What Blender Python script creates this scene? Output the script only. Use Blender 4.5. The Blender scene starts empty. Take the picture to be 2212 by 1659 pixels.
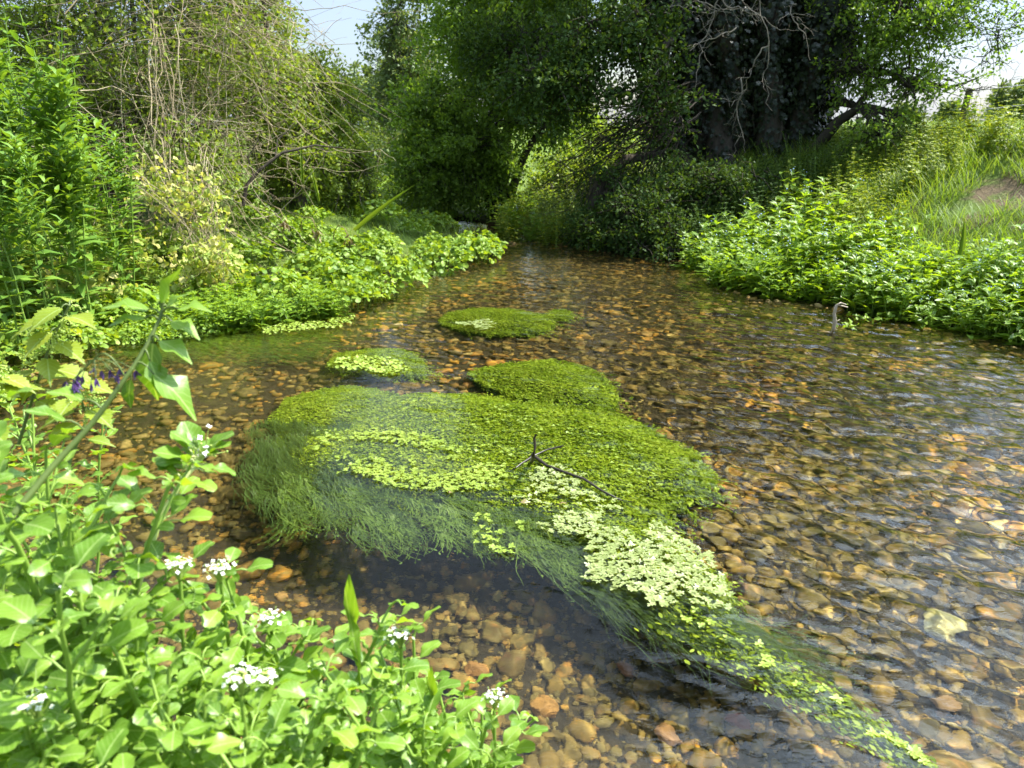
import bpy, math, random
import numpy as np
from mathutils import Vector, Euler
R = math.radians
random.seed(7)
rng = np.random.default_rng(7)
sc = bpy.context.scene
C = sc.collection

# ---------------------------------------------------------------- camera, sky, sun, exposure
CAM = np.array([0.0, 0.0, 1.5]); PITCH = R(18.6); FPX = 1661.0      # focal length for a 2212 px wide picture
cam = bpy.data.cameras.new('camera'); cam_o = bpy.data.objects.new('camera', cam); C.objects.link(cam_o); sc.camera = cam_o
cam.sensor_width = 36; cam.lens = 36 * FPX / 2212; cam.clip_start = .05; cam.clip_end = 3000
cam_o.location = CAM; cam_o.rotation_euler = (R(90) - PITCH, 0, 0)
cam.dof.use_dof = True; cam.dof.focus_distance = 3.2; cam.dof.aperture_fstop = 6.5

SUN = Vector((0.76, 0.38, 1.15)).normalized()
world = bpy.data.worlds.new('World'); sc.world = world; world.use_nodes = True
wn = world.node_tree; bg = wn.nodes['Background']
sky = wn.nodes.new('ShaderNodeTexSky'); sky.sky_type = 'NISHITA'; sky.sun_disc = False
sky.sun_elevation = math.asin(SUN.z); sky.sun_rotation = math.atan2(SUN.x, SUN.y)
sky.air_density = 1.0; sky.dust_density = 1.5; sky.ozone_density = 1.2
tc = wn.nodes.new('ShaderNodeTexCoord'); mp = wn.nodes.new('ShaderNodeMapping'); mp.inputs['Scale'].default_value = (1.0, 1.0, 2.6)
no = wn.nodes.new('ShaderNodeTexNoise'); no.inputs['Scale'].default_value = 2.2; no.inputs['Detail'].default_value = 7; no.inputs['Roughness'].default_value = .58
no.inputs['Distortion'].default_value = .5
rp = wn.nodes.new('ShaderNodeValToRGB'); rp.color_ramp.elements[0].position = .36; rp.color_ramp.elements[1].position = .66
mx = wn.nodes.new('ShaderNodeMix'); mx.data_type = 'RGBA'; 
dt = wn.nodes.new('ShaderNodeVectorMath'); dt.operation = 'DOT_PRODUCT'; dt.inputs[1].default_value = tuple(SUN)      # thin cloud glows round the sun
wn.links.new(tc.outputs['Generated'], dt.inputs[0])
pw = wn.nodes.new('ShaderNodeMath'); pw.operation = 'POWER'; mxm = wn.nodes.new('ShaderNodeMath'); mxm.operation = 'MAXIMUM'; mxm.inputs[1].default_value = 0
wn.links.new(dt.outputs['Value'], mxm.inputs[0]); wn.links.new(mxm.outputs[0], pw.inputs[0]); pw.inputs[1].default_value = 9
ml_ = wn.nodes.new('ShaderNodeMath'); ml_.operation = 'MULTIPLY_ADD'; ml_.inputs[1].default_value = 85; ml_.inputs[2].default_value = 5.2; wn.links.new(pw.outputs[0], ml_.inputs[0])
sc3 = wn.nodes.new('ShaderNodeVectorMath'); sc3.operation = 'SCALE'; sc3.inputs[0].default_value = (.74, .91, 1.2); wn.links.new(ml_.outputs[0], sc3.inputs['Scale']); wn.links.new(sc3.outputs[0], mx.inputs['B'])
wn.links.new(tc.outputs['Generated'], mp.inputs[0]); wn.links.new(mp.outputs[0], no.inputs['Vector']); wn.links.new(no.outputs[0], rp.inputs[0])
wn.links.new(rp.outputs[0], mx.inputs['Factor']); wn.links.new(sky.outputs[0], mx.inputs['A']); wn.links.new(mx.outputs['Result'], bg.inputs[0])
bg.inputs[1].default_value = 0.078
sl = bpy.data.lights.new('sun', 'SUN'); sl.energy = 5.0; sl.angle = R(.53); sl.color = (1, .95, .86)
so = bpy.data.objects.new('sun', sl); C.objects.link(so); so.rotation_euler = SUN.to_track_quat('Z', 'Y').to_euler()
sl.cycles.is_caustics_light = True                                   # real caustics of the sun through the rippled water
sc.view_settings.view_transform = 'Standard'; sc.view_settings.look = 'None'
sc.view_settings.exposure = 1.34; sc.view_settings.gamma = 1.0
cy = sc.cycles
cy.use_denoising = True; cy.max_bounces = 7; cy.diffuse_bounces = 3; cy.glossy_bounces = 3; cy.transmission_bounces = 6; cy.transparent_max_bounces = 8
cy.caustics_reflective = False; cy.caustics_refractive = True; cy.sample_clamp_indirect = 4; cy.sample_clamp_direct = 12

# ---------------------------------------------------------------- helpers
def P(px, py, d):                                                    # point of the photograph's frame (2212x1659) at distance d in front
    x = (px - 1106) / FPX; y = -(py - 829.5) / FPX
    return CAM + d * np.array([x, math.cos(PITCH) + y * math.sin(PITCH), -math.sin(PITCH) + y * math.cos(PITCH)])
def G(px, py, z=0.0):                                                # where the ray through it meets the level z
    r = P(px, py, 1) - CAM
    return CAM + r * ((z - CAM[2]) / r[2])
def unit(a): return a / np.maximum(np.linalg.norm(a, axis=-1, keepdims=True), 1e-9)

VEINED = {'near_cress_leaf', 'nettle_leaf'}
class MB:
    def __init__(s): s.a = []; s.v = []; s.q = []; s.t = []; s.qm = []; s.tm = []; s.n = 0
    def add(s, v, q=None, t=None, m=0, a=None):
        v = np.asarray(v, float).reshape(-1, 3); s.a.append(np.zeros((len(v), 3)) + [9, 0, 0] if a is None else a)
        if q is not None and len(q): s.q.append(np.asarray(q) + s.n); s.qm.append(np.full(len(q), m))
        if t is not None and len(t): s.t.append(np.asarray(t) + s.n); s.tm.append(np.full(len(t), m))
        s.v.append(v); s.n += len(v)
    def inst(s, tmpl, pos, D, U, S, m=0):                            # many copies of one small leaf, merged into this mesh
        tv, tq = tmpl
        pos = np.asarray(pos, float).reshape(-1, 3); k = len(pos)
        if k == 0: return
        D = unit(np.broadcast_to(D, (k, 3))); X = unit(np.cross(D, np.broadcast_to(U, (k, 3)) + 1e-5)); N = np.cross(X, D)
        S = np.broadcast_to(S, (k,))[:, None, None]
        v = pos[:, None] + S * (tv[None, :, 0:1] * X[:, None] + tv[None, :, 1:2] * D[:, None] + tv[None, :, 2:3] * N[:, None])
        f = (tq[None] + (np.arange(k) * len(tv))[:, None, None]).reshape(-1, tq.shape[1])
        a = np.tile(np.stack([tv[:, 0] / max(1e-6, np.abs(tv[:, 0]).max()), tv[:, 1], tv[:, 0]], -1), (k, 1))
        if tq.shape[1] == 4: s.add(v, q=f, m=m, a=a)
        else: s.add(v, t=f, m=m, a=a)
    def tube(s, pts, rad, sides=6, m=0):
        pts = np.asarray(pts, float); k = len(pts); rad = np.broadcast_to(rad, (k,))
        T = unit(np.gradient(pts, axis=0)); ref = np.array([.31, .17, .93]) if abs(T[0][2]) < .9 else np.array([1., .2, 0])
        A = unit(np.cross(T, ref)); B = np.cross(T, A); an = np.arange(sides) * 2 * math.pi / sides
        v = pts[:, None] + rad[:, None, None] * (np.cos(an)[None, :, None] * A[:, None] + np.sin(an)[None, :, None] * B[:, None])
        i = np.arange(k - 1)[:, None] * sides; j = np.arange(sides)[None]; j2 = (j + 1) % sides
        q = np.stack([i + j, i + j2, i + sides + j2, i + sides + j], -1).reshape(-1, 4)
        s.add(v, q=q, m=m)
    def mesh(s, name, mats, smooth=True):
        me = bpy.data.meshes.new(name)
        v = np.concatenate(s.v) if s.v else np.zeros((0, 3))
        q = np.concatenate(s.q) if s.q else np.zeros((0, 4), int); t = np.concatenate(s.t) if s.t else np.zeros((0, 3), int)
        me.vertices.add(len(v)); me.vertices.foreach_set('co', v.astype(np.float32).ravel())
        me.loops.add(q.size + t.size); me.loops.foreach_set('vertex_index', np.concatenate([q.ravel(), t.ravel()]).astype(np.int32))
        me.polygons.add(len(q) + len(t))
        st = np.concatenate([np.arange(len(q)) * 4, q.size + np.arange(len(t)) * 3])
        me.polygons.foreach_set('loop_start', st.astype(np.int32))
        mi = np.concatenate([np.concatenate(s.qm) if s.qm else np.zeros(0), np.concatenate(s.tm) if s.tm else np.zeros(0)])
        me.polygons.foreach_set('material_index', mi.astype(np.int32))
        me.polygons.foreach_set('use_smooth', np.full(len(q) + len(t), smooth))
        me.update(calc_edges=True)
        if any(m.name in VEINED for m in (mats if isinstance(mats, (list, tuple)) else [mats])):
            me.attributes.new('leaf_coord', 'FLOAT_VECTOR', 'POINT').data.foreach_set('vector', np.concatenate(s.a).astype(np.float32).ravel())
        for m in (mats if isinstance(mats, (list, tuple)) else [mats]): me.materials.append(m)
        return me
    def obj(s, name, mats, parent=None, smooth=True, wet=False):
        o = bpy.data.objects.new(name, s.mesh(name, mats, smooth)); C.objects.link(o)
        if parent is not None: o.parent = parent
        if wet: o.cycles.is_caustics_receiver = True
        return o

def tag(o, label, cat, group=None, kind=None):
    if kind: o['kind'] = kind
    if kind != 'structure':
        o['label'] = label; o['category'] = cat
    elif label: o['label'] = label
    if group: o['group'] = group
    return o
def thing(name, label, cat, loc=(0, 0, 0), rz=0, group=None):
    o = bpy.data.objects.new(name, None); C.objects.link(o); o.location = loc; o.rotation_euler = (0, 0, rz)
    o.empty_display_size = .1
    return tag(o, label, cat, group)
def dup(root, loc, rot, s=1.0, label=None, group=None):              # copy of a thing and of each of its parts
    r = root.copy(); C.objects.link(r); r.location = loc; r.rotation_euler = rot; r.scale = (s, s, s)
    if label: r['label'] = label
    if group: r['group'] = group
    for ch in root.children:
        c = ch.copy(); C.objects.link(c); c.parent = r
        for g in ch.children:
            d = g.copy(); C.objects.link(d); d.parent = c
    return r

# ---------------------------------------------------------------- materials
def newmat(name):
    m = bpy.data.materials.new(name); m.use_nodes = True
    return m, m.node_tree, m.node_tree.nodes['Principled BSDF']
def ramp(nt, cols, fac):
    r = nt.nodes.new('ShaderNodeValToRGB'); e = r.color_ramp.elements
    while len(e) < len(cols): e.new(.5)
    for i, c in enumerate(cols): e[i].position = i / (len(cols) - 1); e[i].color = (*c, 1)
    nt.links.new(fac, r.inputs[0]); return r
def noise(nt, scale, detail=4, coord='Object', dist=0, rough=.5, scl=None):
    t = nt.nodes.new('ShaderNodeTexCoord'); n = nt.nodes.new('ShaderNodeTexNoise'); n.inputs['Scale'].default_value = scale
    n.inputs['Detail'].default_value = detail; n.inputs['Distortion'].default_value = dist; n.inputs['Roughness'].default_value = rough
    if scl:
        mpp = nt.nodes.new('ShaderNodeMapping'); mpp.inputs['Scale'].default_value = scl
        nt.links.new(t.outputs[coord], mpp.inputs[0]); nt.links.new(mpp.outputs[0], n.inputs['Vector'])
    else: nt.links.new(t.outputs[coord], n.inputs['Vector'])
    return n
def mth(nt, op, a, b):
    n = nt.nodes.new('ShaderNodeMath'); n.operation = op
    for i, x in enumerate((a, b)):
        if isinstance(x, (int, float)): n.inputs[i].default_value = x
        else: nt.links.new(x, n.inputs[i])
    return n.outputs[0]
def leafmat(name, cols, tr=.35, trc=(1.5, 1.3, .4), rough=.5, spec=.28, nscale=3.0, nw=.5, warm=1.28):
    cols = [(c[0] * warm, c[1], c[2]) for c in cols]
    m, nt, b = newmat(name)
    g = nt.nodes.new('ShaderNodeNewGeometry'); n = noise(nt, nscale, 3)
    f = mth(nt, 'ADD', mth(nt, 'MULTIPLY', g.outputs['Random Per Island'], 1 - nw), mth(nt, 'MULTIPLY', mth(nt, 'SUBTRACT', n.outputs[0], .2), nw * 1.6))
    r = ramp(nt, cols, f); nt.links.new(r.outputs[0], b.inputs['Base Color'])
    b.inputs['Roughness'].default_value = rough; b.inputs['Specular IOR Level'].default_value = spec
    if name in VEINED:                                               # pale midrib and side veins, a few brown blemishes, puckered surface
        at = nt.nodes.new('ShaderNodeAttribute'); at.attribute_name = 'leaf_coord'; sp_ = nt.nodes.new('ShaderNodeSeparateXYZ'); nt.links.new(at.outputs['Vector'], sp_.inputs[0])
        au = mth(nt, 'ABSOLUTE', sp_.outputs[0], 0); nz = noise(nt, 60, 3)
        fr = mth(nt, 'FRACT', mth(nt, 'ADD', mth(nt, 'MULTIPLY', mth(nt, 'SUBTRACT', sp_.outputs[1], mth(nt, 'MULTIPLY', au, .38)), 6.5), mth(nt, 'MULTIPLY', nz.outputs[0], .5)), 0)
        side = mth(nt, 'LESS_THAN', fr, .13); mid = mth(nt, 'LESS_THAN', au, .055); vein = mth(nt, 'MAXIMUM', mth(nt, 'MULTIPLY', side, .38), mth(nt, 'MULTIPLY', mid, .8)); vein = mth(nt, 'MULTIPLY', vein, mth(nt, 'LESS_THAN', au, 2))
        mv = nt.nodes.new('ShaderNodeMix'); mv.data_type = 'RGBA'; nt.links.new(vein, mv.inputs['Factor']); nt.links.new(r.outputs[0], mv.inputs['A']); mv.inputs['B'].default_value = (.36, .48, .16, 1)
        n9 = noise(nt, 42, 5, rough=.7); bl = nt.nodes.new('ShaderNodeClamp'); nt.links.new(mth(nt, 'MULTIPLY', mth(nt, 'SUBTRACT', n9.outputs[0], .69), 16), bl.inputs[0])
        mv2 = nt.nodes.new('ShaderNodeMix'); mv2.data_type = 'RGBA'; nt.links.new(bl.outputs[0], mv2.inputs['Factor']); nt.links.new(mv.outputs['Result'], mv2.inputs['A']); mv2.inputs['B'].default_value = (.22, .15, .04, 1)
        bpv = nt.nodes.new('ShaderNodeBump'); bpv.inputs['Strength'].default_value = .35; bpv.inputs['Distance'].default_value = .003; nt.links.new(mth(nt, 'SUBTRACT', nz.outputs[0], vein), bpv.inputs['Height']); nt.links.new(bpv.outputs[0], b.inputs['Normal'])
        r = nt.nodes.new('ShaderNodeMixRGB'); r.inputs[0].default_value = 0; nt.links.new(mv2.outputs['Result'], r.inputs[1]); nt.links.new(r.outputs[0], b.inputs['Base Color'])
    tb = nt.nodes.new('ShaderNodeBsdfTranslucent'); mu = nt.nodes.new('ShaderNodeMix'); mu.data_type = 'RGBA'; mu.blend_type = 'MULTIPLY'
    mu.inputs['Factor'].default_value = 1; mu.inputs['B'].default_value = (*trc, 1)
    nt.links.new(r.outputs[0], mu.inputs['A']); nt.links.new(mu.outputs['Result'], tb.inputs[0])
    ms = nt.nodes.new('ShaderNodeMixShader'); ms.inputs[0].default_value = tr
    nt.links.new(b.outputs[0], ms.inputs[1]); nt.links.new(tb.outputs[0], ms.inputs[2])
    nt.links.new(ms.outputs[0], nt.nodes['Material Output'].inputs[0])
    return m
def solid(name, cols, nscale=8, rough=.8, spec=.3, scl=None, bump=0, island=0):
    m, nt, b = newmat(name); n = noise(nt, nscale, 6, scl=scl, rough=.6)
    f = n.outputs[0]
    if island:
        g = nt.nodes.new('ShaderNodeNewGeometry')
        f = mth(nt, 'ADD', mth(nt, 'MULTIPLY', f, 1 - island), mth(nt, 'MULTIPLY', g.outputs['Random Per Island'], island))
    r = ramp(nt, cols, f); nt.links.new(r.outputs[0], b.inputs['Base Color'])
    b.inputs['Roughness'].default_value = rough; b.inputs['Specular IOR Level'].default_value = spec
    if bump:
        bp = nt.nodes.new('ShaderNodeBump'); bp.inputs['Strength'].default_value = bump; bp.inputs['Distance'].default_value = .02
        nt.links.new(n.outputs[0], bp.inputs['Height']); nt.links.new(bp.outputs[0], b.inputs['Normal'])
    return m

M = {}
M['cress'] = leafmat('cress_leaf', [(.062, .163, .015), (.125, .275, .025), (.200, .375, .037), (.275, .450, .062)], .38)
M['cress_near'] = leafmat('near_cress_leaf', [(.07, .18, .015), (.13, .28, .028), (.19, .37, .04), (.27, .45, .06)], .42, warm=1.18, rough=.36, spec=.4, nw=.35, trc=(1.5, 1.4, .3))
M['willow'] = leafmat('willowherb_leaf', [(.060, .168, .024), (.096, .240, .036), (.144, .312, .042), (.216, .384, .048)], .34, rough=.38)
M['forget'] = leafmat('forget_me_not_leaf', [(.07, .18, .016), (.13, .28, .024), (.20, .37, .032), (.28, .44, .045)], .48, warm=1.2, rough=.42, spec=.32)
M['herb'] = leafmat('bank_herb_leaf', [(.10, .18, .02), (.16, .26, .03), (.23, .33, .04), (.32, .39, .07)], .40, warm=1.15)
M['yellow'] = leafmat('yellowing_leaf', [(.20, .32, .05), (.30, .42, .07), (.45, .48, .12), (.58, .52, .20), (.30, .40, .08)], .38, warm=1.0, trc=(1.2, 1.2, .5))
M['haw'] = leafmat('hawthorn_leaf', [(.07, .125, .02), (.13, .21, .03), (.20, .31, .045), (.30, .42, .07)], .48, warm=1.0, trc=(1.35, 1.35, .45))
M['haw_lit'] = leafmat('sunlit_hawthorn_leaf', [(.10, .16, .025), (.17, .26, .035), (.25, .34, .05), (.36, .43, .09)], .48, warm=1.03, trc=(1.4, 1.3, .45))  # lightened copy of the hawthorn leaf, sunlit look put into the colour
M['haw_shaded'] = leafmat('shaded_leaf', [(.022, .05, .012), (.04, .09, .018), (.065, .125, .025), (.10, .17, .035)], .34, warm=1.1, rough=.65, spec=.15)  # darkened leaf copy, shade under the trees put into the colour
M['alder'] = leafmat('alder_leaf', [(.08, .13, .05), (.13, .19, .07), (.18, .25, .09), (.24, .31, .12)], .35, warm=1.0)
M['ivy'] = leafmat('ivy_leaf', [(.010, .020, .008), (.016, .032, .012), (.026, .045, .016)], .12, rough=.35)
M['nettle'] = leafmat('nettle_leaf', [(.13, .26, .02), (.20, .33, .03), (.28, .40, .05)], .42)
M['grass'] = leafmat('grass_blade', [(.09, .17, .02), (.14, .25, .03), (.21, .32, .05), (.28, .33, .09)], .4, warm=1.0)
M['wort'] = leafmat('starwort_leaf', [(.10, .19, .01), (.22, .35, .015), (.36, .50, .028), (.54, .66, .07)], .32, trc=(1.2, 1.2, .4), rough=.5, warm=1.08)
M['rosette'] = leafmat('floating_rosette', [(.17, .22, .05), (.27, .33, .10), (.39, .43, .19)], .2, rough=.4, spec=.4, warm=1)
M['rosette_y'] = leafmat('yellow_rosette', [(.16, .25, .025), (.25, .34, .045), (.34, .42, .08)], .2, rough=.4, warm=1)
M['hair'] = leafmat('hair_weed', [(.035, .08, .015), (.07, .14, .025), (.13, .23, .04)], .3, rough=.5, warm=1.15)
M['hair_pale'] = leafmat('hair_weed_pale', [(.07, .13, .02), (.12, .22, .03), (.20, .31, .05)], .25, rough=.5, warm=1.1)  # paler green tone of the hair weed
M['brownleaf'] = leafmat('brown_leaf', [(.10, .075, .03), (.20, .16, .06), (.30, .25, .09)], .2, warm=1)
M['stem'] = solid('green_stem', [(.14, .24, .03), (.24, .36, .06)], 20, .45, .4)
M['stem_pale'] = solid('pale_stem', [(.30, .42, .08), (.55, .56, .28)], 20, .45, .4)
M['stem_purple'] = solid('purplish_stem', [(.07, .10, .025), (.13, .19, .04)], 25, .5, .4)
M['bark'] = solid('bark', [(.05, .04, .03), (.10, .085, .06), (.17, .15, .11)], 14, .9, .2, scl=(1, 1, .25), bump=.6)
M['bark_dark'] = solid('dark_bark', [(.025, .02, .014), (.05, .042, .03), (.10, .085, .055)], 14, .9, .2, scl=(1, 1, .25), bump=.8)
M['twig'] = solid('grey_twig', [(.14, .12, .09), (.26, .23, .18)], 18, .85, .2)
M['tangle'] = solid('brown_tangle', [(.17, .13, .075), (.33, .27, .16), (.50, .43, .28)], 9, .8, .2, island=.6)
M['stick'] = solid('wet_stick', [(.02, .016, .01), (.06, .045, .03)], 40, .35, .5)
M['white'] = solid('white_petal', [(.72, .72, .66), (.85, .85, .8)], 30, .6, .3)
M['bud'] = solid('green_bud', [(.30, .42, .08), (.45, .55, .14)], 30, .6, .3)
M['blue'] = solid('blue_petal', [(.32, .45, .8), (.5, .62, .88)], 30, .6, .3)
M['purple'] = solid('purple_petal', [(.08, .04, .14), (.14, .07, .24)], 60, .5, .3)
M['berry'] = solid('dark_bud', [(.02, .02, .02), (.06, .05, .06)], 60, .35, .5)
M['wood'] = solid('fence_wood', [(.10, .08, .05), (.19, .16, .11)], 6, .85, .2, scl=(6, 6, .5))
M['wire'] = solid('wire', [(.2, .2, .2), (.3, .3, .3)], 6, .4, .5)
M['fluff'] = solid('dry_stalk', [(.35, .28, .18), (.62, .55, .42)], 30, .8, .2)

# ---------------------------------------------------------------- leaf shapes (y along the leaf, z its upper side, length 1)
def blade(ws, fold=.25, curl=.25, cols=2, wave=0, y0=0.0, skew=0):
    ws = np.array(ws, float); k = len(ws); t = np.linspace(0, 1, k); us = np.linspace(-1, 1, cols + 1); v = []
    for i in range(k):
        for u in us:
            v.append((u * ws[i] + skew * t[i] ** 2, y0 + t[i], abs(u) * ws[i] * fold - curl * t[i] ** 2 + wave * math.sin(9 * t[i] + 2.1 * u) * ws[i] * abs(u)))
    c = cols + 1
    q = [(i * c + j, i * c + j + 1, (i + 1) * c + j + 1, (i + 1) * c + j) for i in range(k - 1) for j in range(cols)]
    return np.array(v), np.array(q)
LANCE = blade([.04, .12, .155, .135, .08, .012], .3, .3, wave=.25, skew=.03)
OBLONG = blade([.04, .08, .12, .14, .11, .02], .3, .35, wave=.25)
ROUND = blade([.05, .18, .28, .35, .36, .29, .13], .2, .28, 4, wave=.25)
OVATE = blade([.06, .25, .33, .26, .14, .02], .22, .3, 2, wave=.3)
SMALL = blade([.06, .32, .04], .25, .12)
SMALLR = blade([.08, .45, .22], .2, .1)
GRASS = blade([.012, .012, .009, .001], .2, .35, 1)
def serrate(n=9):                                                    # nettle leaf with a toothed edge and a drip point
    v = []; t = 0
    prof = lambda t: .34 * (math.sin(math.pi * min(1, t * 1.15 + .06)) ** .8 if t < .8 else max(0, (1 - t)) * 1.25)
    for i in range(2 * n + 1):
        t = i / (2 * n); w = max(.004, prof(t)) * (1.0 if i % 2 else .80); yy = t + (0 if i % 2 == 0 else .02)
        z = -.35 * t * t
        v += [(-w, yy, z + .25 * w), (-w * .5, t, z + .04), (0, t, z), (w * .5, t, z + .04), (w, yy, z + .25 * w)]
    q = [(i * 5 + j, i * 5 + j + 1, i * 5 + 6 + j, i * 5 + 5 + j) for i in range(2 * n) for j in range(4)]
    return np.array(v), np.array(q)
NETTLE = serrate()
def rosette(k=6, w=.2, seed=0):                                      # floating starwort rosette, diameter about 2
    r = random.Random(seed); V = []; Q = []; n = 0
    for i in range(k):
        a = i * 2 * math.pi / k + r.uniform(-.25, .25); L = r.uniform(.75, 1.1) * (1 if i % 2 else .8); lf, q = blade([.05, .12, .24, .22, .05], .15, -.02, 2)
        lf = lf * L; ca, sa = math.cos(a), math.sin(a); lf[:, 2] += .12 * np.linalg.norm(lf[:, :2], axis=1) * r.uniform(-.3, 1.0)
        V.append(np.stack([lf[:, 0] * ca - lf[:, 1] * sa, lf[:, 0] * sa + lf[:, 1] * ca, lf[:, 2]], -1)); Q.append(q + n); n += len(lf)
    for i in range(3):                                               # young leaves at the heart
        a = i * 2.1 + .5; lf, q = blade([.05, .2, .06], .3, -.1, 2); lf = lf * .4; ca, sa = math.cos(a), math.sin(a); lf[:, 2] += .06
        V.append(np.stack([lf[:, 0] * ca - lf[:, 1] * sa, lf[:, 0] * sa + lf[:, 1] * ca, lf[:, 2]], -1)); Q.append(q + n); n += len(lf)
    return np.concatenate(V), np.concatenate(Q)
ROS = [rosette(5, seed=1), rosette(6, seed=2), rosette(7, seed=3)]
def flower4(k=4, pet=.5):
    V = []; Q = []
    for i in range(k):
        a = i * 2 * math.pi / k; lf, q = blade([.08, .34, .30, .08], .1, -.15, 2); ca, sa = math.cos(a), math.sin(a)
        V.append(np.stack([lf[:, 0] * ca - lf[:, 1] * sa, lf[:, 0] * sa + lf[:, 1] * ca, lf[:, 2]], -1)); Q.append(q + i * len(lf))
    return np.concatenate(V), np.concatenate(Q)
FLOW = flower4(); FLOW5 = flower4(5)
def ico(sub=1):
    p = (1 + 5 ** .5) / 2
    v = [(-1, p, 0), (1, p, 0), (-1, -p, 0), (1, -p, 0), (0, -1, p), (0, 1, p), (0, -1, -p), (0, 1, -p), (p, 0, -1), (p, 0, 1), (-p, 0, -1), (-p, 0, 1)]
    f = [(0, 11, 5), (0, 5, 1), (0, 1, 7), (0, 7, 10), (0, 10, 11), (1, 5, 9), (5, 11, 4), (11, 10, 2), (10, 7, 6), (7, 1, 8), (3, 9, 4), (3, 4, 2), (3, 2, 6), (3, 6, 8), (3, 8, 9), (4, 9, 5), (2, 4, 11), (6, 2, 10), (8, 6, 7), (9, 8, 1)]
    v = [np.array(x, float) / np.linalg.norm(x) for x in v]
    for _ in range(sub):
        nf = []; cache = {}
        def mid(a, b):
            k = (min(a, b), max(a, b))
            if k not in cache: m = v[a] + v[b]; v.append(m / np.linalg.norm(m)); cache[k] = len(v) - 1
            return cache[k]
        for a, b, c in f:
            x, y, z = mid(a, b), mid(b, c), mid(c, a); nf += [(a, x, z), (b, y, x), (c, z, y), (x, y, z)]
        f = nf
    return np.array(v), np.array(f)
ICO1, ICO2 = ico(1), ico(2)
def rdir(n, up=0.0):
    a = rng.normal(size=(n, 3)); a = unit(a); a[:, 2] += up; return unit(a)
def curve(p0, p1, sag=0, k=8, wob=0.0):
    t = np.linspace(0, 1, k)[:, None]; p0 = np.asarray(p0, float); p1 = np.asarray(p1, float)
    L = np.linalg.norm(p1 - p0); pts = p0 + (p1 - p0) * t; pts[:, 2] += sag * 4 * (t * (1 - t))[:, 0]
    if wob:
        w = np.cumsum(rng.normal(size=(k, 3)), 0) * wob * L / k ** .5; w -= t * w[-1]; w[0] = 0; pts = pts + w
    return pts
def on_curve(pts, t):                                                # positions and tangents at t in 0..1
    x = np.asarray(t) * (len(pts) - 1); i = np.clip(x.astype(int), 0, len(pts) - 2); f = (x - i)[:, None]
    return pts[i] * (1 - f) + pts[i + 1] * f, unit(pts[i + 1] - pts[i])

# ---------------------------------------------------------------- stream outline and terrain
far_px = [(1090, 528), (1066, 503), (1010, 494), (900, 490), (780, 488), (780, 474), (900, 473), (1000, 474), (1062, 483), (1096, 510), (1180, 524), (1290, 540), (1370, 552), (1500, 566), (1560, 612), (1640, 645), (1780, 655), (1900, 685), (2060, 712), (2212, 748)]
left_px = [(-120, 880), (60, 800), (150, 745), (260, 695), (420, 634), (520, 628), (660, 628), (800, 625), (900, 604), (960, 580), (1040, 562)]
poly = [(-2.9, 2.3), (-1.9, 1.9)] and [(-2.6, 2.6)] + [tuple(G(*p)[:2]) for p in left_px] + [tuple(G(*p)[:2]) for p in far_px] + \
       [(4.6, 4.5), (6.5, 3.8), (9, 2.6), (14, .5), (14, -7), (5, -1.6), (1.6, .25), (.55, .62), (-.15, .95), (-.75, 1.35), (-1.5, 1.9)]
poly = np.array(poly)
def sdist(X, Y):                                                     # signed distance to the water's edge, negative over water
    d = np.full(X.shape, 1e9); ins = np.zeros(X.shape, bool); n = len(poly)
    for i in range(n):
        x0, y0 = poly[i]; x1, y1 = poly[(i + 1) % n]; ex, ey = x1 - x0, y1 - y0
        t = np.clip(((X - x0) * ex + (Y - y0) * ey) / (ex * ex + ey * ey + 1e-12), 0, 1)
        d = np.minimum(d, (X - x0 - t * ex) ** 2 + (Y - y0 - t * ey) ** 2)
        c = ((y0 > Y) != (y1 > Y)) & (X < ex * (Y - y0) / (ey + 1e-12) + x0); ins ^= c
    d = np.sqrt(d); return np.where(ins, -d, d)
def sm(t): t = np.clip(t, 0, 1); return t * t * (3 - 2 * t)
def fbm(X, Y, s=1.0, seed=0):
    r = np.random.default_rng(seed); z = 0
    for k in range(10):
        a = r.uniform(0, 6.28); f = s * 1.45 ** k; z = z + np.sin((X * math.cos(a) + Y * math.sin(a)) * f + r.uniform(0, 6.28) + 1.3 * np.sin((X * math.sin(a) - Y * math.cos(a)) * f * .6 + r.uniform(0, 6))) / 1.3 ** k
    return z / 3.5
HOLE = G(830, 1130)[:2]; HOLE2 = G(1350, 1330)[:2]
def bed_z(X, Y, d):
    z = -.02 - .26 * sm(-d / .75) + .025 * fbm(X, Y, 2.5, 3)
    z = z - .17 * np.exp(-(((X - HOLE[0]) / .62) ** 2 + ((Y - HOLE[1]) / .40) ** 2)) - .12 * np.exp(-(((X - HOLE2[0]) / .45) ** 2 + ((Y - HOLE2[1]) / .3) ** 2))
    return z
def ground_z(X, Y):
    d = sdist(X, Y)
    right = sm((X - .4) / 2.2) * sm((Y - 2.0) / 2.5)
    zr = 1.38 * sm(d / 4.0); zl = .55 * sm(d / 3.0)
    bank = -.02 + zl * (1 - right) + zr * right
    near = 1 - sm((Y - 1.4) / 1.2); bank = bank * (1 - near) + near * (-.02 + .24 * sm(d / 1.0))
    # low meadow behind the trees, rising slowly to the horizon
    lowm = sm((Y - 11.5) / 2) * (1 - sm((X - 1.6) / 2.5)); bank = bank * (1 - lowm) + lowm * (.06 + .75 * sm((Y - 14) / 30))
    far = sm((np.hypot(X, Y) - 12) / 30); bank = bank * (1 - far) + far * (1.05 - .2 * sm((X + 10) / 20) * 0)
    bank = bank + .03 * fbm(X, Y, 1.6, 5) * sm(d / .6)
    return np.where(d < 0, bed_z(X, Y, d), bank), d
def gz(x, y): return float(ground_z(np.array([x], float), np.array([y], float))[0][0])
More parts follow.
